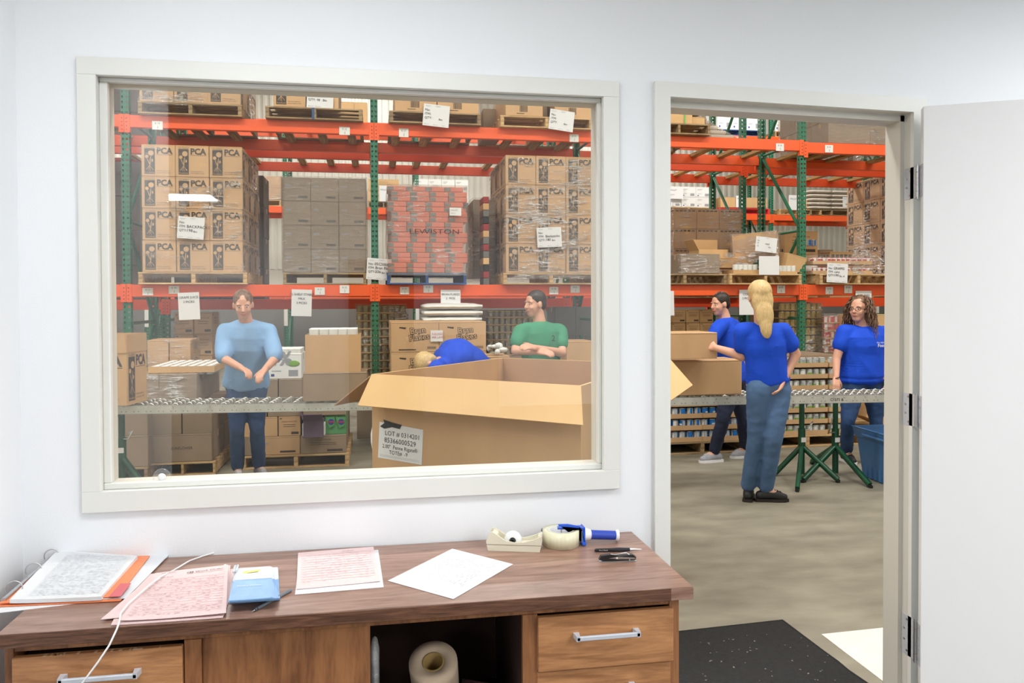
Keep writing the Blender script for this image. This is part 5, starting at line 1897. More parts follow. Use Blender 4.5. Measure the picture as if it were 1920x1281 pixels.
# milk case on top
x0, x1, zz0, zz1 = fb(503, 663, 566, 711, FB_ + .1)
o = carton(x0, x1, FB_ + .05, .42, z4, zz1, 'white open milk case with green flash on the middle load', 'whitebox', 'cardwh')
b = MB()
c = W(550, 682, FB_ + .03)
b.ell((c.x, FB_ + .047, c.z), (.055, .003, .028), 'cang', 14)
b.text('1%', .12, 'inkgry', face_T((x0 + .02, FB_ + .045, zz0 + .14), (1, 0, 0), (0, 0, 1)), bold=.03)
tag(b.build('case_print', o), None, None)
b.v = b.v
_c = [ch for ch in o.children][0]
_c.matrix_parent_inverse = o.matrix_world.inverted() if False else Matrix.Translation(-o.location)
cans('white', x0 + .01, x1 - .01, FB_ + .06, zz1 - .06, 5, 'white capped bottle in the milk case', 'white capped bottles in the milk case', 4, .09, name='bottle', cat='bottle', sc=1.05)
# cartons behind at left, under the rack
x0, x1, z0, z1 = fb(328, 586, 398, 668, 6.5)
stack(x0, x1, 0, z1, 6.5, 2, 6, 1, .4, 'lines', 'card', 'tan printed carton', 'column under rack at window left')
wrap(x0, x1, z1 - .4, z1 + .01, 6.5, .4, 'film round the tan printed column under rack', 'wrap', seed=35)
# olive jars
def jar_block(xa, xb, ya, yb, Y, lab, grp, base_lab, kind='olive', pitch=.088, sc=1):
    x0, x1, z0, z1 = fb(xa, ya, xb, yb, Y)
    r = (.037 if kind != 'gold' else .034) * sc
    n = max(1, int((x1 - x0) / (2 * r + .002)))
    rows = max(1, int(round((z1 - z0) / pitch)))
    zb = z1 - rows * pitch
    for k in range(rows):
        tray(x0, x0 + n * (2 * r + .002) + .004, Y - .003, .26, zb + k * pitch, .012, f'thin tray, {row_word(rows - 1 - k, rows)}, {grp}', 'card2', 'thin trays of ' + grp)
        cans(kind, x0 + .002, x0 + n * (2 * r + .002) + .002, Y + .003, zb + k * pitch + .004, n, f'{lab}, {row_word(rows - 1 - k, rows)}', grp, sc=sc, name='jar' if kind == 'olive' else 'can', cat='jar' if kind == 'olive' else 'can')
    x1 = x0 + n * (2 * r + .002) + .004
    carton(x0, x1, Y, .5, 0, zb - .002, base_lab, 'plain', 'card3')
    b = MB().box(x0, Y + .27, zb, x1, Y + .8, z1, 'card3', .004)
    tag(b.build('case_block'), 'rear cases behind ' + grp, 'cases', None, 'stuff')
    return x0, x1, zb, z1


a = jar_block(668, 764, 573, 700, 6.35, 'olive jar', 'jars under the rack by the middle post', 'brown base case below the olive jars', sc=.9)
wrap(a[0], a[1], a[2], a[3] + .02, 6.34, .8, 'loose film over the olive jars by the middle post', 'wrap', seed=36, waves=.02)
# cereal cartons
x0, x1, _, z1 = fb(732, 603, 912, 661, 5.25)
stack(x0, x1, .125, z1, 5.25, 2, 4, 2, .45, 'bran', 'card', 'cereal carton with outlined lettering', 'pallet behind the bending person', 'r')
pallet(x0, x1, 5.25, 0, 'new', 'floor pallet under the cereal cartons')
ticket(819, 630, 23, 21, 5.24, [(.1, .6, .18, '8 BOXES', 'inkred'), (.1, .3, .18, 'PER LAYER', 'inkred')], 'pinkish slip across the seam of two cereal cartons', name='load_slip', m='label')
x0, x1, z0, z1 = fb(797, 569, 902, 606, 5.75)
sacks(x0, x1, z0, z1, 5.75, 3, 1, 'white plastic sack above cereal cartons', 'white sacks above the cereal cartons', 'bag', .6)
stack(x0 + .02, x1 - .02, 0, z0 - .003, 6.2, 1, 4, 1, .3, 'plain', 'card3', 'plain brown carton', 'column under the white sacks')
a = jar_block(915, 1002, 582, 660, 6.6, 'small olive jar', 'jars behind the green shirted person', 'brown base case behind the green shirted person', sc=.9)
x0, x1, z0, z1 = fb(1062, 640, 1118, 672, 5.6)
stack(x0, x1, 0, z1, 5.6, 1, 4, 1, .5, 'plain', 'card', 'plain tan carton', 'column right of green shirted person')
x0, x1, z0, z1 = fb(1040, 575, 1118, 636, 6.9)
stack(x0, x1, 0, z1, 6.9, 2, 4, 1, .4, 'plain', 'grypk', 'dark grey case', 'column behind green shirted person')
x0, x1, z0, z1 = fb(912, 640, 946, 668, 4.75)
carton(x0, x1 + .05, 4.75, .4, .0, z0, 'tall plain carton under the white tangled bag', 'plain', 'card')
b = MB()
rd = random.Random(5)
for k in range(12):
    b.ell((x0 + rd.uniform(.02, .18), 4.8 + rd.uniform(0, .1), z0 + rd.uniform(.02, .10)), (rd.uniform(.02, .05), .03, rd.uniform(.012, .03)), 'bag', 8)
tag(b.build('tangled_bag'), 'white tangled plastic bag left of the green shirted person', 'bag')

# ------------------------------------------------------------ floor loads seen through the doorway
x0, x1, z0, z1 = fb(1234, 580, 1338, 632, 6.5)
stack(x0, x1, .125, z1, 6.5, 4, 8, 1, .3, 'lines', 'card2', 'small tan printed carton', 'block at doorway left', 'r')
pallet(x0, x1, 6.5, 0, 'new', 'floor pallet under the small tan cartons')
a = jar_block(1463, 1542, 567, 668, 6.42, 'gold labelled can', 'gold cans under the rack', 'brown base case below the gold cans', 'gold', .1)
wrap(a[0], a[1], a[2], a[3] + .01, 6.41, .6, 'film around the gold can block', 'wrap', seed=41, waves=.012)
a = jar_block(1545, 1606, 592, 682, 6.25, 'red labelled can', 'red cans right of the gold cans', 'brown base case below the red cans', 'red', .092)
wrap(a[0], a[1], a[2], a[3] + .03, 6.24, .6, 'crumpled film over the red can block', 'wrap2', seed=42, waves=.02)
FG = 4.95
x0, x1, _, _ = fb(1403, 800, 1553, 812, FG)
x2, x3, _, _ = fb(1556, 800, 1606, 812, FG)
pallet(x0, x3 + .1, FG, 0, 'new', 'floor pallet under the green labelled cans')
PZ = .1165
for r in range(7):
    z = .125 + r * PZ
    rw = row_word(6 - r, 7)
    for (a, b_, n, side) in ((x0, x1, 12, 'wide tray'), (x2, x3, 4, 'right tray')):
        tray(a, b_, FG + .01, .33, z, .046, f'cardboard tray of green labelled cans, {rw}, {side}', 'card', 'trays of green labelled cans')
        cans('green', a + .006, b_ - .006, FG + .02, z + .004, n, f'green labelled can, {rw}, {side}', 'green labelled cans behind the stands', sc=.95)
    bb = MB().box(x0, FG + .36, z, x3, FG + 1.0, z + .1, 'card3')
    tag(bb.build('tray_block'), f'rear trays, {rw}, behind green labelled cans', 'trays', None, 'stuff')
FBL = 4.8
x0, x1, _, _ = fb(1232, 800, 1402, 812, FBL)
pallet(x0, x1, FBL, 0, 'old', 'floor pallet under the blue labelled cans')
for r in range(4):
    z = .125 + r * PZ
    rw = row_word(3 - r, 4)
    tray(x0, (x0 + x1) / 2 - .002, FBL + .01, .33, z, .046, f'cardboard tray of blue labelled cans, {rw}, left', 'card', 'trays of blue labelled cans')
    tray((x0 + x1) / 2 + .002, x1, FBL + .01, .33, z, .046, f'cardboard tray of blue labelled cans, {rw}, right', 'card', 'trays of blue labelled cans')
    cans('blue', x0 + .006, x1 - .006, FBL + .02, z + .004, 12, f'blue labelled can, {rw}', 'blue labelled cans under the conveyor', sc=.98)
    bb = MB().box(x0, FBL + .36, z, x1, FBL + 1.0, z + .1, 'card3')
    tag(bb.build('tray_block'), f'rear trays, {rw}, behind blue labelled cans', 'trays', None, 'stuff')
# leaning lettered carton and pallet behind the woman
xa, xb, _, _ = fb(1612, 820, 1700, 845, 5.0)
pallet(xa, xb + .3, 5.0, 0, 'new', 'floor pallet behind the curly haired woman')
o = carton(0, .30, 0, .3, 0, .46, 'leaning tan carton with blue lettering between the legs of the curly haired woman', 'mark', 'card2')
c = W(1632, 842, 5.25)
o.location = (c.x, 5.28, .20)
o.rotation_euler = (0, .42, 0)
x0, x1, z0, z1 = fb(1640, 590, 1700, 800, 5.7)
stack(x0 - .1, x1, .125, z1, 5.9, 1, 3, 1, .4, 'plain', 'card2', 'tan carton', 'column behind the curly haired woman')

# ------------------------------------------------------------ wheel conveyor
CA, CB = Vector((-1.97, 3.735, 0)), Vector((4.42, 3.205, 0))
cdv = (CB - CA)
CL = cdv.length
cang = math.atan2(cdv.y, cdv.x)
cdn = cdv.normalized()
cnn = Vector((-cdn.y, cdn.x, 0))
conv = thing('wheel_conveyor', 'galvanized skate wheel conveyor crossing the warehouse in front of the pallets', 'conveyor', (CA.x, CA.y, 0), cang)
CWD, CZ, CH = .38, .752, .064


def rail_mesh(L, flip):
    b = MB()
    y = (0, .003) if not flip else (-.003, 0)
    iy = .022 if not flip else -.022
    b.box(0, y[0], -CH, L, y[1], 0, 'galv')
    b.box(0, min(0, iy), -.003, L, max(0, iy), 0, 'galv').box(0, min(0, iy), -CH, L, max(0, iy), -CH + .003, 'galv')
    n = int(L / .0885)
    for i in range(n):
        x = .05 + i * .0885
        b.cyl((x, y[0] - .0005, -.014), (x, y[0] - .006, -.014), .0062, 'steel', 6)
        for dx in (-.016, .016):
            b.cyl((x + dx, y[0] + .0002, -.045), (x + dx, y[0] - .0006, -.045), .0034, 'hole', 6)
    return b.mesh('side_rail')


obj('side_rail', rail_mesh(CL, False), conv, (0, 0, CZ))
obj('side_rail', rail_mesh(CL, True), conv, (0, CWD, CZ))
wm = MB().lathe([(.006, -.008), (.016, -.008), (.021, -.009), (.0245, -.004), (.0245, .004), (.021, .009), (.016, .008), (.006, .008)], 'wheel', 14, T=Matrix.Rotation(PI / 2, 4, 'X')).mesh('skate_wheel')
axm = MB().cyl((0, 0, 0), (0, CWD, 0), .004, 'steel', 6).mesh('axle')
n = int(CL / .0885)
cnt = 0
rest = MB()
for i in range(n):
    x = .05 + i * .0885
    obj('axle', axm, conv, (x, 0, CZ - .014))
    ys = (.05, .14, .23, .32) if i % 2 else (.095, .185, .275, .345)
    for y in ys:
        if cnt < 296:
            obj('skate_wheel', wm, conv, (x, y, CZ - .012))
            cnt += 1
for x in (.6, 2.2, 3.8, 5.4):
    MB().box(x, .003, CZ - CH, x + .03, CWD - .003, CZ - CH + .02, 'galv').build('cross_member', conv)
b = MB().box(0, 0, 0, .06, .001, .02, 'inkgry')
bt = MB()
pc = W(1545, 748, 3.28)
t0 = (pc - CA).dot(cdn)
bt.text('C1573 A', .022, 'inkblk', face_T((t0 + .05, -.0012, CZ - .045), (1, 0, 0), (0, 0, 1)), bold=.01)
bt.build('stencil_mark', conv)


def stand(hub, feet, label, lab_side, topz, lever=1):
    t = thing('conveyor_stand', label, 'stand', (hub.x, hub.y, 0), 0, 'green tripod conveyor stands')
    H = Vector((0, 0, hub.z))
    MB().tube([(0, 0, .02 if feet[-1] is None else .02), (0, 0, hub.z + .04)], .026, 'green2', 12).build('lower_tube', t)
    MB().tube([(0, 0, hub.z), (0, 0, hub.z + .16)], .031, 'green2', 12).build('sleeve', t)
    MB().tube([(0, 0, hub.z + .1), (0, 0, topz - .02)], .023, 'green2', 12).build('inner_tube', t)
    MB().box(-.03, -.17, topz - .02, .03, .17, topz, 'green2', .002).build('top_bracket', t)
    MB().box(-.022, -.034, hub.z + .045, .022, -.031, hub.z + .085, 'label').build('tube_label', t)
    for f in feet:
        if f is None: continue
        d = Vector((f.x - hub.x, f.y - hub.y, 0))
        MB().tube([H + d * .03, Vector((d.x, d.y, .024))], .024, 'green2', 4).tube([(d.x * .96, d.y * .96, .012), (d.x * 1.04, d.y * 1.04, .012)], .017, 'black', 6).build('leg', t)
    MB().tube([(.02 * lever, -.02, hub.z + .15), (.055 * lever, -.03, hub.z + .15), (.085 * lever, -.03, hub.z + .22), (.06 * lever, -.03, hub.z + .19)] if lever > 0 else [(-.02, -.02, hub.z + .13), (-.08, -.03, hub.z + .13), (-.045, -.03, hub.z + .26)], .006, 'steel', 6).build('locking_lever', t)
    return t


c_ = Z(1503, 893, 0)
hub1 = Vector((c_.x, c_.y - .0, W(1501, 838, c_.y).z))
stand(hub1, [Z(1453, 893, 0), Z(1495, 922, 0), Z(1571, 905, 0)], 'green tripod stand under conveyor, nearer the blonde woman', 1, CZ - CH)
c_ = Z(1566, 891, 0)
hub2 = Vector((c_.x, c_.y, W(1567, 838, c_.y).z))
stand(hub2, [Z(1506, 905, 0), Z(1631, 915, 0), Vector((c_.x + .05, c_.y + .45, 0))], 'green tripod stand under conveyor, nearer the blue tub', 1, CZ - CH, -1)
stand(Vector((.55, 3.72, .33)), [Vector((.2, 3.5, 0)), Vector((.9, 3.5, 0)), Vector((.55, 4.15, 0))], 'green tripod stand under conveyor behind the big carton', 1, CZ - CH)
stand(Vector((-1.9, 3.9, .33)), [Vector((-2.3, 3.7, 0)), Vector((-1.6, 3.7, 0)), Vector((-1.9, 4.3, 0))], 'green tripod stand at the left conveyor end', 1, CZ - CH)

WT = CZ + .0135
# printed open carton at the left end of the conveyor
a, c = Z(238, 761, WT), Z(274, 751, WT)
e1 = (c - a); w_ = .32
e1 = e1.normalized()
e2 = Vector((-e1.y, e1.x, 0))
hh = W(238, 627, a.y).z - WT
ctr = a + e1 * w_ / 2 + e2 * .21
ob = open_box(-w_ / 2, w_ / 2, -.21, .42, 0, .385, 'open printed carton with raised flaps on the left conveyor end', 'card', (0, 0, 0, 0), fl=hh - .385)
ob.location = (ctr.x, ctr.y, WT)
ob.rotation_euler = (0, 0, math.atan2(e1.y, e1.x))
b = MB()
print_face(b, 'pca', face_T((-w_ / 2, -.2102, 0), (1, 0, 0), (0, 0, 1)), w_, .40, random)
print_face(b, 'pca', face_T((-w_ / 2 - .0002, .21, 0), (0, -1, 0), (0, 0, 1)), .42, .40, random)
b.build('carton_print', ob)
# two cartons near the middle of the conveyor
yc = CA.y + (CB.y - CA.y) * .31
x0, x1, z0, z1 = fb(568, 699, 688, 757, yc + .01)
carton(x0, x1, yc + .02, .33, WT, z1, 'plain brown carton on conveyor, lower one left of big tote', 'plain', 'card3')
x0, x1, _, z2 = fb(572, 628, 676, 698, yc + .02)
ob = open_box(x0, x1, yc + .03, .32, z1 + .001, z2, 'open carton of white capped bottles atop the conveyor carton', 'card', (None, None, None, None))
cans('white', x0 + .03, x1 - .03, yc + .06, z2 - .07, 5, 'white capped bottle in the open conveyor carton', 'white capped bottles in the conveyor carton', 3, .09, name='bottle', cat='bottle', sc=1.15)
b = MB().box(x0 + .008, yc + .04, z1 + .008, x1 - .008, yc + .34, z2 - .072, 'card3')
tag(b.build('carton_insert'), 'inner cardboard layer below the bottle tops', 'insert')
# blue work carton near the doorway left
yd = CA.y + (CB.y - CA.y) * .68
x0, x1, _, z1 = fb(1264, 676, 1392, 742, yd + .01)
carton(x0, x1, yd + .02, .33, WT, z1, 'large brown carton standing on conveyor at doorway left', 'plain', 'card')
hx0, hx1, hz0, hz1 = fb(1250, 624, 1345, 673, 3.12)
heldb = carton(hx0, hx1, 3.12, .34, hz0, hz1, 'brown carton held up by the blonde woman at doorway left', 'plain', 'card')

# ------------------------------------------------------------ big open tote carton
zr = 1.15
FLc, BLc = Z(697, 702, zr), Z(942, 671, zr)
v1 = (BLc - FLc)
LEN = v1.length
v1n = v1.normalized()
v2n = Vector((v1n.y, -v1n.x, 0))
WID, WR = 1.165, 1.03
tote = thing('bulk_tote_carton', 'big open cardboard bulk tote with lot label just outside the window', 'box', (FLc.x, FLc.y, 0), math.atan2(v2n.y, v2n.x))
t = .012
tl = zr - .13
pal = thing('wooden_pallet', 'pallet under the big open cardboard tote', 'pallet', (FLc.x + v2n.x * .54 + v1n.x * .05, FLc.y + v2n.y * .54 + v1n.y * .05, 0), math.atan2(v2n.y, v2n.x), 'wooden pallets')
S, Tm, Bm = _pp['new']
pal.scale = (1.0, (LEN - .15) / 1.15, 1)
for x in (-.478, 0, .478): obj('stringer', S, pal, (x, 0, 0))
for i in range(7): obj('deck_board', Tm, pal, (0, i * (1.15 - .09) / 6, 0))
for y in (0, .53, 1.06): obj('bottom_board', Bm, pal, (0, y, 0))
for (nm, bx) in (('front_wall', (0, 0, WID, t)), ('rear_wall', (0, LEN - t, WID, LEN)), ('side_wall', (0, t, t, LEN - t)), ('side_wall', (WID - t, t, WID, LEN - t))):
    b = MB()
    if nm == 'side_wall' and bx[0] > .5:
        b.prism([(WID - t, t), (WID, t), (WR, LEN - t), (WR - t, LEN - t)], 'z', .125, zr, 'card')
        b.prism([(WID - t, t), (WID, t), (WR, LEN - t), (WR - t, LEN - t)], 'z', zr, zr + .0008, 'cardlt')
        b.build(nm, tote)
        continue
    if nm == 'rear_wall': bx = (0, bx[1], WR, bx[3])
    b.box(bx[0], bx[1], .125, bx[2], bx[3], zr, 'card')
    ins = .0006
    if nm == 'front_wall': b.box(t, t, .14, WID - t, t + ins, zr - .001, 'cardin')
    if nm == 'rear_wall': b.box(t, LEN - t - ins, .14, WR - t, LEN - t, zr - .001, 'cardin')
    b.box(bx[0], bx[1], zr, bx[2], bx[3], zr + .0008, 'cardlt')
    b.build(nm, tote)
MB().prism([(t, t), (WID - t, t), (WR - t, LEN - t), (t, LEN - t)], 'z', .125, .135, 'cardin').build('bottom', tote)


def to_local(p):
    d = Vector(p) - FLc
    return Vector((d.dot(v2n), d.dot(v1n), p[2]))


# front flap falls outward; its lower corners are measured against the wall plane it reaches
def flap_pt(px_, py_, off):
    n0 = FLc - v1n * off
    d = ray(px_, py_)
    tt = (n0 - CAM).dot(v1n) / d.dot(v1n)
    return to_local(CAM + d * tt)


fo = .10
A0, A1 = Vector((0, 0, zr)), Vector((WID, 0, zr))
B1, B0 = flap_pt(1093, 797, fo), flap_pt(671, 760, fo)
cr = to_local(FLc + v2n * WID)
b = MB()
FLP = [A0, A1, Vector((WID - .02, -fo, B1.z)), B0]
FLP[2] = B1 if B1.x < WID + .1 else FLP[2]
b.slab([Vector(p) + Vector((0, -.001, 0)) for p in (FLP[0], FLP[3], FLP[2], FLP[1])], .006, 'cardlt')
b.build('front_flap', tote)
b = MB()
lf = [Vector((0, 0, zr)), Vector((0, LEN, zr)), Vector((-.30, LEN - .03, zr - .16)), Vector((-.30, .05, zr - .18))]
b.slab([lf[0], lf[1], lf[2], lf[3]], .006, 'cardin')
b.build('side_flap', tote)
b = MB()
tp = [Z(1299, 722, zr + .03)]
rf_tip = to_local(W(1299, 722, 1.05))
rf_up = to_local(W(1262, 678, 1.25))
rfa = to_local(W(1299, 722, 1.62))
rfl = to_local(W(1236, 766, 1.50))
rfu = to_local(W(1236, 650, 1.80))
b.slab([rfl, rfa, rfu], .006, 'cardlt')
b.slab([Vector((WID - .02, .25, zr)), rfl, rfu], .006, 'cardlt')
b.slab([Vector((WID - .02, .25, zr)), rfu, Vector((WR + .05, .7, zr))], .006, 'cardlt')
b.build('side_flap', tote)
# lot label
def front_pt(px_, py_):
    d = ray(px_, py_)
    tt = (FLc - CAM).dot(v1n) / d.dot(v1n)
    return to_local(CAM + d * tt)


L0, L1, L2, L3 = front_pt(709, 858), front_pt(791, 872), front_pt(794, 806), front_pt(712, 791)
for p in (L0, L1, L2, L3): p.y = -.0015
b = MB().add([L0, L1, L2, L3], [(0, 1, 2, 3)], 'paper')
rr = (L1 - L0).normalized(); uu = Vector((0, 0, 1))
uu = (uu - rr * uu.dot(rr)).normalized()
hh = (L3 - L0).length; ww = (L1 - L0).length
def lt(s, u_, v_, h_, wfrac=None, m='inkblk'):
    T = face_T(L0 + rr * ww * u_ + uu * hh * v_ + Vector((0, -.001, 0)), rr, uu)
    sx = 1 if wfrac is None else ww * wfrac / (hh * h_ * glyphs(s, 0)[2])
    b.text(s, hh * h_, m, T, bold=0, sx=sx)
lt('LOT # 0314201', .15, .66, .13, .78)
lt('85366000529', .14, .46, .14, .72)
lt('2.00"  Penne Rigate®', .10, .30, .11, .80)
lt('TOTE#  -9', .26, .15, .11, .42)
for k in range(2):
    b.add([L0 + rr * ww * .05 + uu * hh * (.06 + k * .035), L0 + rr * ww * .95 + uu * hh * (.06 + k * .035), L0 + rr * ww * .95 + uu * hh * (.068 + k * .035), L0 + rr * ww * .05 + uu * hh * (.068 + k * .035)], [(0, 1, 2, 3)], 'inkgry')
dz_ = Vector((0, -.0018, 0))
b.add([L3 + rr * ww * .02 + uu * hh * -.12 + dz_, L3 + rr * ww * .12 + uu * hh * -.01 + dz_, L3 + rr * ww * .09 + uu * hh * .08 + dz_, L3 + rr * ww * .3 + uu * hh * .03 + dz_, L3 + rr * ww * .52 + uu * hh * .0 + dz_, L3 + rr * ww * .48 + uu * hh * -.12 + dz_, L3 + rr * ww * .3 + uu * hh * -.1 + dz_, L3 + rr * ww * .12 + uu * hh * -.17 + dz_][::-1], [tuple(range(8))], 'inkblk')
b.build('lot_label', tote)
b = MB().ell((-.01, .03, zr - .33), (.02, .02, .07), 'bag', 10)
b.tube([(-.02, .0, .5), (-.06, -.05, .1), (-.12, -.1, .02)], .004, 'white', 6)
b.build('tie_cord', tote)

# ------------------------------------------------------------ blue tub
P0 = Z(1618, 893, 0)
e1 = (Z(1658, 909, 0) - P0); e1.z = 0; e1.normalize()
e2 = Vector((-e1.y, e1.x, 0))
if e2.x < 0: e2 = -e2
tub = thing('storage_tub', 'open blue plastic storage tub on the floor by the right door jamb', 'tub', (P0.x, P0.y, 0), math.atan2(e1.y, e1.x))
sg = 1 if e2.dot(Vector((-e1.y, e1.x, 0))) > 0 else -1
L, Wd, H = .52, .42, .43
b = MB()
fl = .05


def ringq(z, gr, ins=0):
    a = [(-gr + ins, (-gr + ins)), (L + gr - ins, (-gr + ins)), (L + gr - ins, Wd + gr - ins), (-gr + ins, Wd + gr - ins)]
    return [(x, y * sg, z) for x, y in a]


rings = [ringq(.004, 0), ringq(H * .78, fl * .7), ringq(H * .80, fl * .7 + .012), ringq(H * .97, fl + .012), ringq(H, fl + .022), ringq(H, fl + .002, .004), ringq(.012, 0, .006)]
vs = [p for r in rings for p in r]
fs = []
for i in range(len(rings) - 1):
    for k in range(4):
        fs.append((i * 4 + k, i * 4 + (k + 1) % 4, (i + 1) * 4 + (k + 1) % 4, (i + 1) * 4 + k))
fs += [(0, 3, 2, 1), tuple(len(vs) - 4 + k for k in range(4))]
if sg < 0: fs = [f[::-1] for f in fs]
b.add(vs, fs, 'tub')
for k in range(7):
    x = .05 + k * .07
    for y, s_ in ((-.004 * sg, -1), ((Wd) * sg, 1)):
        b.prism([(x, 0), (x + .03, 0), (x + .03, .01), (x, .01)], 'z', .01, H * .5, 'tub', T=Matrix.Translation((0, (-.012 if s_ < 0 else Wd) * sg - (0 if sg > 0 else .01), 0)))
b.build('body', tub)
MB().box(.1, (-fl * .9 - .03) * sg, H * .86, L - .1, (-fl * .9) * sg, H * .9, 'tub', .003).build('handle', tub)

# ------------------------------------------------------------ people
TMP = bpy.data.scenes.new('tmp_eval')


def blob(name, prims, voxel, mat, parent=None, smooth=6, fold=None, cuts=(), seed=0):
    b = MB()
    for p in prims:
        if p[0] == 'c':
            _, a, ra, c, rc = p
            a, c = Vector(a), Vector(c)
            b.tube([a, a.lerp(c, .5), c], [ra, (ra + rc) / 2, rc], mat, 12)
            b.ell(tuple(a), (ra * .999,) * 3, mat, 10)
            b.ell(tuple(c), (rc * .999,) * 3, mat, 10)
        else:
            _, c, r, R3 = p
            T = Matrix.Translation(Vector(c)) @ (R3.to_4x4() if R3 is not None else Matrix.Identity(4))
            b.ell((0, 0, 0), r, mat, 16, T=T)
    me = b.mesh('tmp')
    o = bpy.data.objects.new('tmp', me)
    TMP.collection.objects.link(o)
    m = o.modifiers.new('r', 'REMESH'); m.mode = 'VOXEL'; m.voxel_size = voxel; m.use_smooth_shade = True
    if smooth:
        m = o.modifiers.new('s', 'SMOOTH'); m.factor = .5; m.iterations = smooth
    vl = TMP.view_layers[0]
    vl.update()
    dg = vl.depsgraph
    me2 = bpy.data.meshes.new_from_object(o.evaluated_get(dg))
    bpy.data.objects.remove(o)
    bpy.data.meshes.remove(me)
    if fold:
        amp, fr, stz = fold
        nn = [v.normal.copy() for v in me2.vertices]
        for v, n_ in zip(me2.vertices, nn):
            q = Vector((v.co.x * fr + seed, v.co.y * fr, v.co.z * fr * stz))
            k = 1 - abs(noise.noise(q)) * 2.2
            v.co += n_ * amp * (k * .6 + .4 * noise.noise(q * 2.3))
    me2.materials.clear()
    me2.materials.append(M_[mat] if isinstance(mat, str) else mat)
    me2.polygons.foreach_set('material_index', [0] * len(me2.polygons))
    me2.polygons.foreach_set('use_smooth', [True] * len(me2.polygons))
    if cuts:
        import bmesh
        bm = bmesh.new(); bm.from_mesh(me2)
        for co, no in cuts:
            geom = bm.verts[:] + bm.edges[:] + bm.faces[:]
            bmesh.ops.bisect_plane(bm, geom=geom, plane_co=co, plane_no=no, clear_outer=True)
        bm.to_mesh(me2); bm.free()
    me2.update()
    me2.name = name
    return obj(name, me2, parent)


def frame(fwd, up):
    u = Vector(up).normalized()
    f = Vector(fwd)
    f = (f - u * f.dot(u)).normalized()
    r = f.cross(u)
    return Matrix(((r.x, f.x, u.x), (r.y, f.y, u.y), (r.z, f.z, u.z)))


def hand_prims(wr, d, nrm, thumb_side, curl=.5, s=1):
    """palm and five fingers; d: forearm direction, nrm: palm side normal, thumb_side: unit vector towards the thumb"""
    d = Vector(d).normalized()
    nrm = Vector(nrm); nrm = (nrm - d * nrm.dot(d)).normalized()
    th = Vector(thumb_side); th = (th - d * th.dot(d) - nrm * th.dot(nrm)).normalized()
    P = []
    wr = Vector(wr)
    for k, o in enumerate((-.024, -.008, .008, .024)):
        P.append(('c', wr + d * .012 - th * o * .7, .016 * s, wr + d * .078 * s - th * o, .0135 * s))
    for k, (o, l) in enumerate(((-.027, .066), (-.009, .075), (.009, .070), (.026, .055))):
        a = wr + d * .082 * s - th * o * -1 * -1
        a = wr + d * .080 * s - th * o
        l *= s
        c1 = curl * .7
        d1 = (d * math.cos(c1) + nrm * math.sin(c1))
        p1 = a + d1 * l * .45
        c2 = curl * 1.6
        d2 = (d * math.cos(c2) + nrm * math.sin(c2))
        p2 = p1 + d2 * l * .32
        c3 = curl * 2.2
        d3 = (d * math.cos(c3) + nrm * math.sin(c3))
        p3 = p2 + d3 * l * .25
        P += [('c', a, .0092 * s, p1, .0088 * s), ('c', p1, .0088 * s, p2, .0082 * s), ('c', p2, .0082 * s, p3, .0072 * s)]
    a = wr + d * .022 * s + th * .024
    p1 = a + (d * .6 + th * .7 + nrm * .25).normalized() * .036 * s
    p2 = p1 + (d * .85 + th * .35 + nrm * .35).normalized() * .030 * s
    P += [('c', a, .0135 * s, p1, .0105 * s), ('c', p1, .0105 * s, p2, .0085 * s)]
    return P


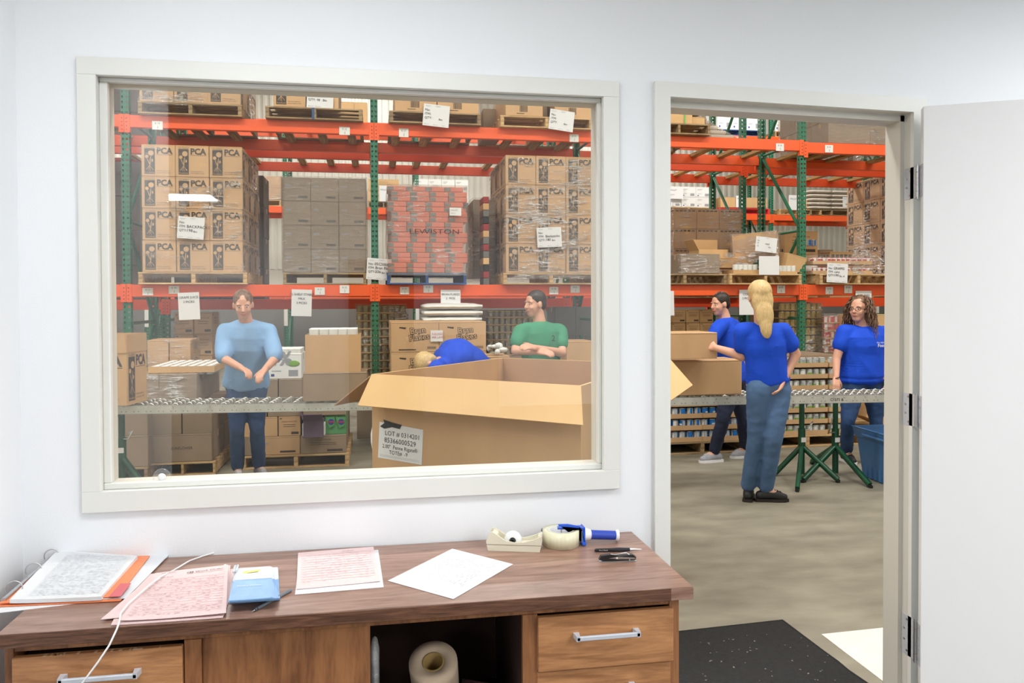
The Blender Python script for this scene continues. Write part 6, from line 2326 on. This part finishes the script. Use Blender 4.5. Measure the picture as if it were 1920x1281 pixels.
def person(label, J, top, bottom, shoe, hair=None, tw=.20, tdp=.125, sleeve=.55, s=1.0, hands=None, folds=.012, sole='sole', neckline=None, legs=True, hem=0, glasses=False, seed=0, legr=1.0, arch=0):
    root = thing('person', label, 'person', (J['pel'].x, J['pel'].y, 0))
    base = Vector((J['pel'].x, J['pel'].y, 0))
    J = {k: (v - base if k not in ('hf', 'hu', 'tL', 'tR') else v) for k, v in J.items()}
    HM = frame(J['hf'], J['hu'])
    hp = lambda x, y, z: J['head'] + HM @ Vector((x, y, z)) * s
    up = (J['nk'] - J['pel']).normalized()
    rt = (J['shR'] - J['shL'])
    rt = (rt - up * rt.dot(up)).normalized()
    fw = up.cross(rt)
    TM = Matrix(((rt.x, fw.x, up.x), (rt.y, fw.y, up.y), (rt.z, fw.z, up.z)))
    P = []
    # head
    P += [('e', hp(0, -.012, .032), (.072 * s, .092 * s, .086 * s), HM), ('e', hp(0, .028, -.02), (.060 * s, .060 * s, .082 * s), HM), ('e', hp(0, .040, -.076), (.040 * s, .038 * s, .032 * s), HM),
          ('c', hp(0, .086, .008), .0085 * s, hp(0, .104, -.022), .0115 * s), ('e', hp(0, .094, -.026), (.018 * s, .010 * s, .009 * s), HM),
          ('e', hp(-.034, .062, -.026), (.022 * s, .020 * s, .02 * s), HM), ('e', hp(.034, .062, -.026), (.022 * s, .020 * s, .02 * s), HM),
          ('c', hp(-.045, .070, .024), .009 * s, hp(.045, .070, .024), .009 * s), ('e', hp(0, .078, -.054), (.022 * s, .014 * s, .010 * s), HM),
          ('e', hp(-.074, -.004, -.006), (.010 * s, .020 * s, .030 * s), HM), ('e', hp(.074, -.004, -.006), (.010 * s, .020 * s, .030 * s), HM)]
    P += [('c', J['nk'] - up * .02, .056 * s, hp(0, -.02, -.05), .052 * s)]
    tor = J['nk'] - J['pel']
    TL = tor.length
    key_ = ((-.02, .94, .96), (.2, .88, .92), (.42, .86, .90), (.62, .93, .97), (.8, .93, .86), (.92, .66, .62))
    prof = []
    for i in range(17):
        t_ = -.02 + .92 * i / 16
        for (ta, a1, c1), (tb, a2, c2) in zip(key_, key_[1:]):
            if ta <= t_ <= tb:
                f_ = (t_ - ta) / (tb - ta)
                prof.append((t_, a1 + (a2 - a1) * f_, c1 + (c2 - c1) * f_))
                break
    bend = lambda t_: Vector((0, 0, arch * math.sin(PI * max(0, min(1, t_)))))
    for (t_, a, c) in prof:
        P.append(('e', J['pel'] + tor * t_ + bend(t_), (tw * a * .88, tdp * c * .88, TL * .10), TM))
    for S_ in 'LR':
        P.append(('c', J['nk'] - up * .05, .05, J['sh' + S_], .050))
        P += [('c', J['sh' + S_], .050, J['el' + S_], .038), ('c', J['el' + S_], .039, J['wr' + S_], .026)]
        if hands and S_ in hands:
            nrm, thb, curl = hands[S_]
            P += hand_prims(J['wr' + S_], J['wr' + S_] - J['el' + S_], nrm, thb, curl, s)
        if legs:
            P += [('c', J['hip' + S_], .078 * legr, J['kn' + S_], .052), ('c', J['kn' + S_], .045, J['an' + S_], .031), ('c', J['an' + S_], .033, J['an' + S_] + J['t' + S_].normalized() * .10 - Vector((0, 0, .045)), .03)]
    blob('body', P, .0075, 'skin', root, 3)
    # face
    for x in (-.030, .030):
        c = hp(x, .0745, .004)
        e = MB().ell((0, 0, 0), (.0100 * s, .0066 * s, .0048 * s), 'eyew', 12, T=Matrix.Translation(c) @ HM.to_4x4())
        e.ell((0, .0045 * s, 0), (.0056 * s, .0030 * s, .0050 * s), 'iris', 10, T=Matrix.Translation(c) @ HM.to_4x4())
        e.build('eye', root)
        MB().tube([hp(x - .017, .083, .021), hp(x, .090, .027), hp(x + .017, .083, .022)], .003 * s, hair[1] if hair else 'haird', 6).build('eyebrow', root)
    MB().tube([hp(-.023, .082, -.051), hp(-.010, .0925, -.0535), hp(0, .094, -.0545), hp(.010, .0925, -.0535), hp(.023, .082, -.051)], [.0015, .0042, .0048, .0042, .0015], 'lips', 8).build('mouth', root)
    if glasses:
        g_ = MB()
        for x in (-.031, .031):
            g_.tube([hp(x + .024 * math.cos(t), .100 - abs(x + .024 * math.cos(t)) * .16, .003 + .016 * math.sin(t)) for t in [2 * PI * k / 16 for k in range(17)]], .0018, 'black', 6)
            g_.tube([hp(x * 1.75, .093, .008), hp(x * 2.35, .02, .006), hp(x * 2.4, -.01, -.004)], .0018, 'black', 6)
        g_.tube([hp(-.008, .099, .006), hp(.008, .099, .006)], .0018, 'black', 6)
        g_.build('glasses', root)
    # shirt
    Q = []
    for (t_, a, c) in prof:
        Q.append(('e', J['pel'] + tor * t_ + bend(t_), (tw * (a + .06), tdp * (c + .08), TL * .11), TM))
    if hem:
        Q.append(('e', J['pel'] - up * hem, (tw * 1.0, tdp * 1.0, TL * .14), TM))
    Q.append(('e', J['pel'] + tor * .90, (tw * .62, tdp * .62, TL * .10), TM))
    cuts = []
    for S_ in 'LR':
        Q.append(('c', J['nk'] - up * .055, .060, J['sh' + S_], .066))
        Q.append(('c', J['sh' + S_], .066, J['sh' + S_].lerp(J['el' + S_], sleeve), .066))
    blob('shirt', Q, .012, top, root, 5, (folds, 6, .6), seed=seed)
    # neck band
    nk = J['nk'] - up * .022
    MB().tube([nk + TM @ Vector((.066 * s * math.cos(a), .062 * s * math.sin(a) + .004, -.012 * math.sin(a))) for a in [2 * PI * k / 24 for k in range(25)]], .010, top, 8, caps=False).build('collar', root)
    if legs:
        Q = [('e', J['pel'] - up * .03, (tw * .93, tdp * .95, .11), TM)]
        for S_ in 'LR':
            Q += [('c', J['hip' + S_], .096 * legr, J['hip' + S_].lerp(J['kn' + S_], .5), .080 * legr), ('c', J['hip' + S_].lerp(J['kn' + S_], .5), .080 * legr, J['kn' + S_], .061), ('c', J['kn' + S_], .061, J['kn' + S_].lerp(J['an' + S_], .35), .060), ('c', J['kn' + S_].lerp(J['an' + S_], .35), .060, J['an' + S_] + Vector((0, 0, .03)), .056)]
        blob('trousers', Q, .013, bottom, root, 4, (.006, 9, 1.6), seed=seed + 3)
        for S_ in 'LR':
            a = J['an' + S_]
            dr = J['t' + S_].copy()
            dr.z = 0
            dr.normalize()
            az = a.z
            zf = az - .085
            sd = Vector((-dr.y, dr.x, 0))
            hl = a - dr * .045
            toe = a + dr * .165
            tzt = J['t' + S_].z * .165
            Q = [('c', Vector((hl.x, hl.y, zf + .045)), .036, Vector((a.x, a.y, zf + .055)), .040), ('c', Vector((a.x, a.y, zf + .055)), .040, a.lerp(toe, .55) * 1 + Vector((0, 0, zf + .045 - az)), .037),
                 ('c', a.lerp(toe, .5) + Vector((0, 0, zf + .038 - az)), .037, toe + Vector((0, 0, zf + .034 - az - .0 + tzt)) - dr * .03, .028)]
            sh = blob('shoe', Q, .009, shoe, root, 3)
            T = Matrix.Translation((a.x, a.y, zf)) @ Matrix(((dr.x, sd.x, 0, 0), (dr.y, sd.y, 0, 0), (0, 0, 1, 0), (0, 0, 0, 1)))
            out = [(-.085, -.02), (-.075, -.036), (0, -.036), (.08, -.044), (.135, -.036), (.168, -.012), (.168, .012), (.135, .036), (.08, .044), (0, .036), (-.075, .036), (-.085, .02)]
            MB().prism(out, 'z', 0, .022, sole, T=T).build('sole', sh)
            lc = MB()
            for k in range(4):
                c_ = a + dr * (.045 + k * .02) + Vector((0, 0, zf + .092 - k * .006 - az))
                lc.tube([c_ - sd * .02, c_ + Vector((0, 0, .004)), c_ + sd * .02], .003, sole if shoe != 'shoeb' else 'belt', 5)
            lc.build('laces', sh)
    if hair:
        kind, hm = hair
        rd = random.Random(seed + 9)
        if kind == 'curly':
            Q = [('e', hp(0, -.030, .040), (.086 * s, .094 * s, .090 * s), HM), ('e', hp(0, -.055, -.04), (.092 * s, .06 * s, .10 * s), HM)]
            hb = blob('hair', Q, .010, hm, root, 2, (.012, 22, 1), seed=1)
            cm = MB()
            for k in range(230):
                th = rd.uniform(.92, 2 * PI - .80) + PI / 2   # leave the face free
                ph = rd.uniform(.05, 1.35)
                st_ = hp(.086 * math.sin(ph) * math.cos(th), -.02 + .095 * math.sin(ph) * math.sin(th), .04 + .088 * math.cos(ph))
                out_ = HM @ Vector((math.cos(th), math.sin(th), 0))
                ln = rd.uniform(.16, .34) * (1.0 if math.sin(th) < .5 else .8)
                pts = []
                w0 = rd.uniform(0, 6)
                for q in range(12):
                    f = q / 11
                    p = st_ + out_ * (.015 + .055 * f ** .6 * rd.uniform(.9, 1.1)) - Vector((0, 0, 1)) * ln * f
                    p += Vector((math.sin(w0 + f * 16), math.cos(w0 + f * 15), 0)) * .010
                    pts.append(p)
                cm.tube(pts, [.0055 - .003 * (q / 11) for q in range(12)], hm, 4, caps=False)
            tag(cm.build('curls', hb), None, None, None, 'stuff')
        elif kind == 'long':
            Q = [('e', hp(0, -.018, .040), (.084 * s, .098 * s, .090 * s), HM), ('e', hp(0, -.06, -.03), (.080 * s, .05 * s, .11 * s), HM), ('e', hp(0, -.085, -.13), (.065 * s, .035 * s, .12 * s), HM), ('e', hp(0, -.095, -.22), (.045 * s, .026 * s, .09 * s), HM)]
            hb = blob('hair', Q, .010, hm, root, 3, (.006, 14, .15), seed=2)
        elif kind == 'bun':
            Q = [('e', hp(0, -.016, .038), (.082 * s, .098 * s, .088 * s), HM), ('e', hp(0, -.06, -.01), (.074 * s, .05 * s, .08 * s), HM), ('e', hp(0, -.10, .03), (.04 * s, .03 * s, .04 * s), HM)]
            hb = blob('hair', Q, .010, hm, root, 3, (.005, 16, .4), seed=3)
        else:
            Q = [('e', hp(0, -.020, .042), (.079 * s, .093 * s, .084 * s), HM), ('e', hp(0, -.055, -.0), (.072 * s, .046 * s, .065 * s), HM)]
            hb = blob('hair', Q, .010, hm, root, 3, (.004, 16, .4), seed=4)
    return root


V = Vector


def down(p, z): return V((p.x, p.y, z))


# curly haired woman at the right, behind the conveyor
YW = 4.06
J = dict(head=W(1611, 581, YW - .02), nk=W(1617, 611, YW), pel=W(1617, 700, YW + .02), shL=W(1583, 622, YW - .02), shR=W(1656, 624, YW + .03),
         elL=W(1568, 674, YW - .03), wrL=W(1568, 708, YW - .10), elR=W(1672, 672, YW), wrR=W(1668, 705, YW - .1),
         hipL=W(1600, 722, YW), hipR=W(1638, 722, YW), knL=W(1590, 790, YW - .04), knR=W(1643, 790, YW), anL=down(Z(1587, 866, 0), .085), anR=V((W(1648, 850, YW).x, YW, .085)),
         hf=V((-1, -.62, -.08)), hu=V((.05, 0, 1)), tL=V((-.1, -1, 0)), tR=V((.3, -1, 0)))
woman = person('woman with curly brown hair and glasses in a blue t-shirt at doorway right', J, 'shirt', 'jean', 'shoeb', ('curly', 'hairb'), s=1.04, tw=.235, tdp=.165, sleeve=.50, hands={'L': (V((0, .3, -.1)), V((.8, -.5, 0)), .35), 'R': (V((0, .3, -.1)), V((-.8, -.5, 0)), .35)}, hem=.05, glasses=True, seed=1, legr=1.1)
b = MB()
c = W(1644, 644, YW - .22) - V((J['pel'].x, J['pel'].y, 0))
b.text('the idaho', .016, 'white', face_T(c, (1, -.0, 0), (0, 0, 1)))
b.text('Foodbank', .028, 'white', face_T(c + V((.01, 0, -.032)), (1, 0, 0), (0, 0, 1)), bold=.02)
b.build('chest_print', woman)
c = J['wrL'] - V((J['pel'].x, J['pel'].y, 0))
MB().tube([c + V((.028 * math.cos(a), .028 * math.sin(a), .008 * math.cos(a))) for a in [2 * PI * k / 14 for k in range(15)]], .0035, 'belt', 6, caps=False).build('bracelet', woman)

# blonde woman in front of the conveyor
YB = 2.86
J = dict(head=W(1424, 558, YB), nk=W(1428, 607, YB), pel=W(1441, 712, YB + .02), shL=W(1392, 622, YB + .03), shR=W(1468, 622, YB - .03),
         elL=W(1392, 668, YB + .08), wrL=W(1341, 652, YB + .24), elR=W(1492, 664, YB - .02), wrR=W(1470, 712, YB - .06),
         hipL=W(1424, 730, YB), hipR=W(1459, 730, YB), knL=W(1417, 822, YB + .06), knR=W(1452, 822, YB - .04), anL=V((W(1403, 900, YB + .20).x, YB + .20, .085)), anR=down(Z(1436, 940, 0), .085),
         hf=V((.18, .98, -.1)), hu=V((-.03, .1, 1)), tL=V((.5, .8, 0)), tR=V((.95, -.25, 0)))
person('blonde woman seen from behind in blue t-shirt and jeans holding a carton', J, 'shirt', 'jeanl', 'shoeb', ('long', 'hairy'), tw=.165, tdp=.115, sleeve=.55, hands={'L': (V((-.1, .8, 0)), V((.3, 0, .9)), .5), 'R': (V((-.9, .2, 0)), V((0, .9, .1)), .4)}, sole='belt', seed=2)
# dark haired person behind her
YD = 4.42
J = dict(head=W(1350, 571, YD), nk=W(1360, 596, YD), pel=W(1374, 708, YD), shL=W(1350, 612, YD - .14), shR=W(1376, 612, YD + .14),
         elL=W(1322, 650, YD - .18), wrL=W(1290, 664, YD - .2), elR=W(1348, 655, YD + .2), wrR=W(1310, 668, YD + .1),
         hipL=W(1368, 730, YD - .08), hipR=W(1382, 730, YD + .08), knL=W(1356, 785, YD - .1), knR=W(1394, 788, YD + .06), anL=down(Z(1340, 866, 0), .085), anR=down(Z(1398, 858, 0), .085),
         hf=V((-1, -.25, -.25)), hu=V((-.12, 0, 1)), tL=V((-1, -.15, 0)), tR=V((-1, -.1, 0)))
person('dark haired person in blue t-shirt and grey sneakers working behind the blonde woman', J, 'shirt', 'jeand', 'shoeg', ('short', 'haird'), tw=.165, tdp=.12, sleeve=.55, hands={'L': (V((0, 0, -1)), V((0, 1, 0)), .5), 'R': (V((0, 0, -1)), V((0, -1, 0)), .5)}, seed=3, s=.95)
# pale blue shirt at the left
YL = 4.30
J = dict(head=W(456, 572, YL - .14), nk=W(462, 602, YL - .06), pel=W(462, 716, YL + .12), shL=W(421, 622, YL - .02), shR=W(505, 622, YL - .02),
         elL=W(418, 672, YL - .14), wrL=W(452, 690, YL - .32), elR=W(516, 672, YL - .14), wrR=W(496, 694, YL - .32),
         hipL=W(446, 730, YL + .1), hipR=W(480, 730, YL + .1), knL=W(444, 806, YL + .06), knR=W(482, 806, YL + .1), anL=down(Z(446, 898, 0), .085), anR=down(Z(486, 894, 0), .085),
         hf=V((.15, -1, -.55)), hu=V((0, -.3, 1)), tL=V((.3, -1, 0)), tR=V((.5, -.9, 0)))
person('person in a pale blue shirt and jeans bent over the conveyor at window left', J, 'shirtl', 'jean', 'shoeg', ('short', 'hairb'), tw=.195, tdp=.135, sleeve=.9, hands={'L': (V((0, -.2, -1)), V((1, 0, 0)), .6), 'R': (V((0, -.2, -1)), V((-1, 0, 0)), .6)}, seed=4)
# green shirt
YG = 4.1
J = dict(head=W(1003, 571, YG), nk=W(1012, 603, YG), pel=W(1016, 706, YG), shL=W(976, 622, YG - .05), shR=W(1050, 622, YG + .05),
         elL=W(966, 658, YG - .14), wrL=W(1008, 660, YG - .28), elR=W(1054, 662, YG - .08), wrR=W(1002, 652, YG - .30),
         hipL=W(1002, 728, YG), hipR=W(1032, 728, YG), knL=V((.95 * 1.0, YG, .48)), knR=V((1.2, YG, .48)), anL=V((.9, YG, .085)), anR=V((1.2, YG, .085)),
         hf=V((-1, -.45, -.15)), hu=V((-.05, 0, 1)), tL=V((-.5, -1, 0)), tR=V((-.3, -1, 0)))
hx_ = J['hipL'].x, J['hipR'].x
J['knL'] = V((hx_[0], YG, .48)); J['knR'] = V((hx_[1], YG, .48)); J['anL'] = V((hx_[0] - .02, YG, .085)); J['anR'] = V((hx_[1] + .02, YG, .085))
gp = person('dark haired person in a green t-shirt looking left behind the tote', J, 'shirtg', 'jean', 'shoeg', ('short', 'haird'), tw=.19, tdp=.13, sleeve=.55, hands={'L': (V((0, .6, -.6)), V((0, -.5, .6)), .5), 'R': (V((0, .6, -.6)), V((0, -.5, .6)), .5)}, seed=5)
b = MB()
c = W(1012, 640, YG - .15) - V((J['pel'].x, J['pel'].y, 0))
b.text('2', .05, 'inkblk', face_T(c + V((.1, 0, 0)), (1, 0, 0), (0, 0, 1)))
b.build('shirt_print', gp)
# bending person
YT = 4.25
J = dict(head=W(803, 676, YT - .22), nk=W(824, 668, YT - .12), pel=W(903, 688, YT + .05), shL=W(818, 690, YT - .32), shR=W(826, 668, YT + .08),
         elL=V((0, 0, 0)), wrL=V((0, 0, 0)), elR=V((0, 0, 0)), wrR=V((0, 0, 0)),
         hipL=W(906, 712, YT - .06), hipR=W(908, 712, YT + .16), knL=V((0, 0, 0)), knR=V((0, 0, 0)), anL=V((0, 0, 0)), anR=V((0, 0, 0)),
         hf=V((-.5, -.3, -1)), hu=V((-1, -.1, .2)), tL=V((-1, -.2, 0)), tR=V((-1, -.2, 0)))
J['nk'].z -= .05; J['head'].z -= .04
for S_, dy in (('L', -.1), ('R', .12)):
    sx_ = J['sh' + S_]
    J['el' + S_] = sx_ + V((-.02, -.02, -.26)); J['wr' + S_] = sx_ + V((-.10, -.04, -.46))
    hp_ = J['hip' + S_]
    J['kn' + S_] = V((hp_.x - .06, hp_.y, .47)); J['an' + S_] = V((hp_.x + .02, hp_.y, .085))
J['pel'].z = max(J['pel'].z, .9) - .03
person('blonde person in blue shirt bending forward behind the big tote', J, 'shirt', 'jean', 'shoeg', ('short', 'hairy'), tw=.19, tdp=.13, sleeve=.6, arch=.10, hands={'L': (V((-1, 0, 0)), V((0, -1, 0)), .4), 'R': (V((-1, 0, 0)), V((0, 1, 0)), .4)}, seed=6)

bpy.data.scenes.remove(TMP)
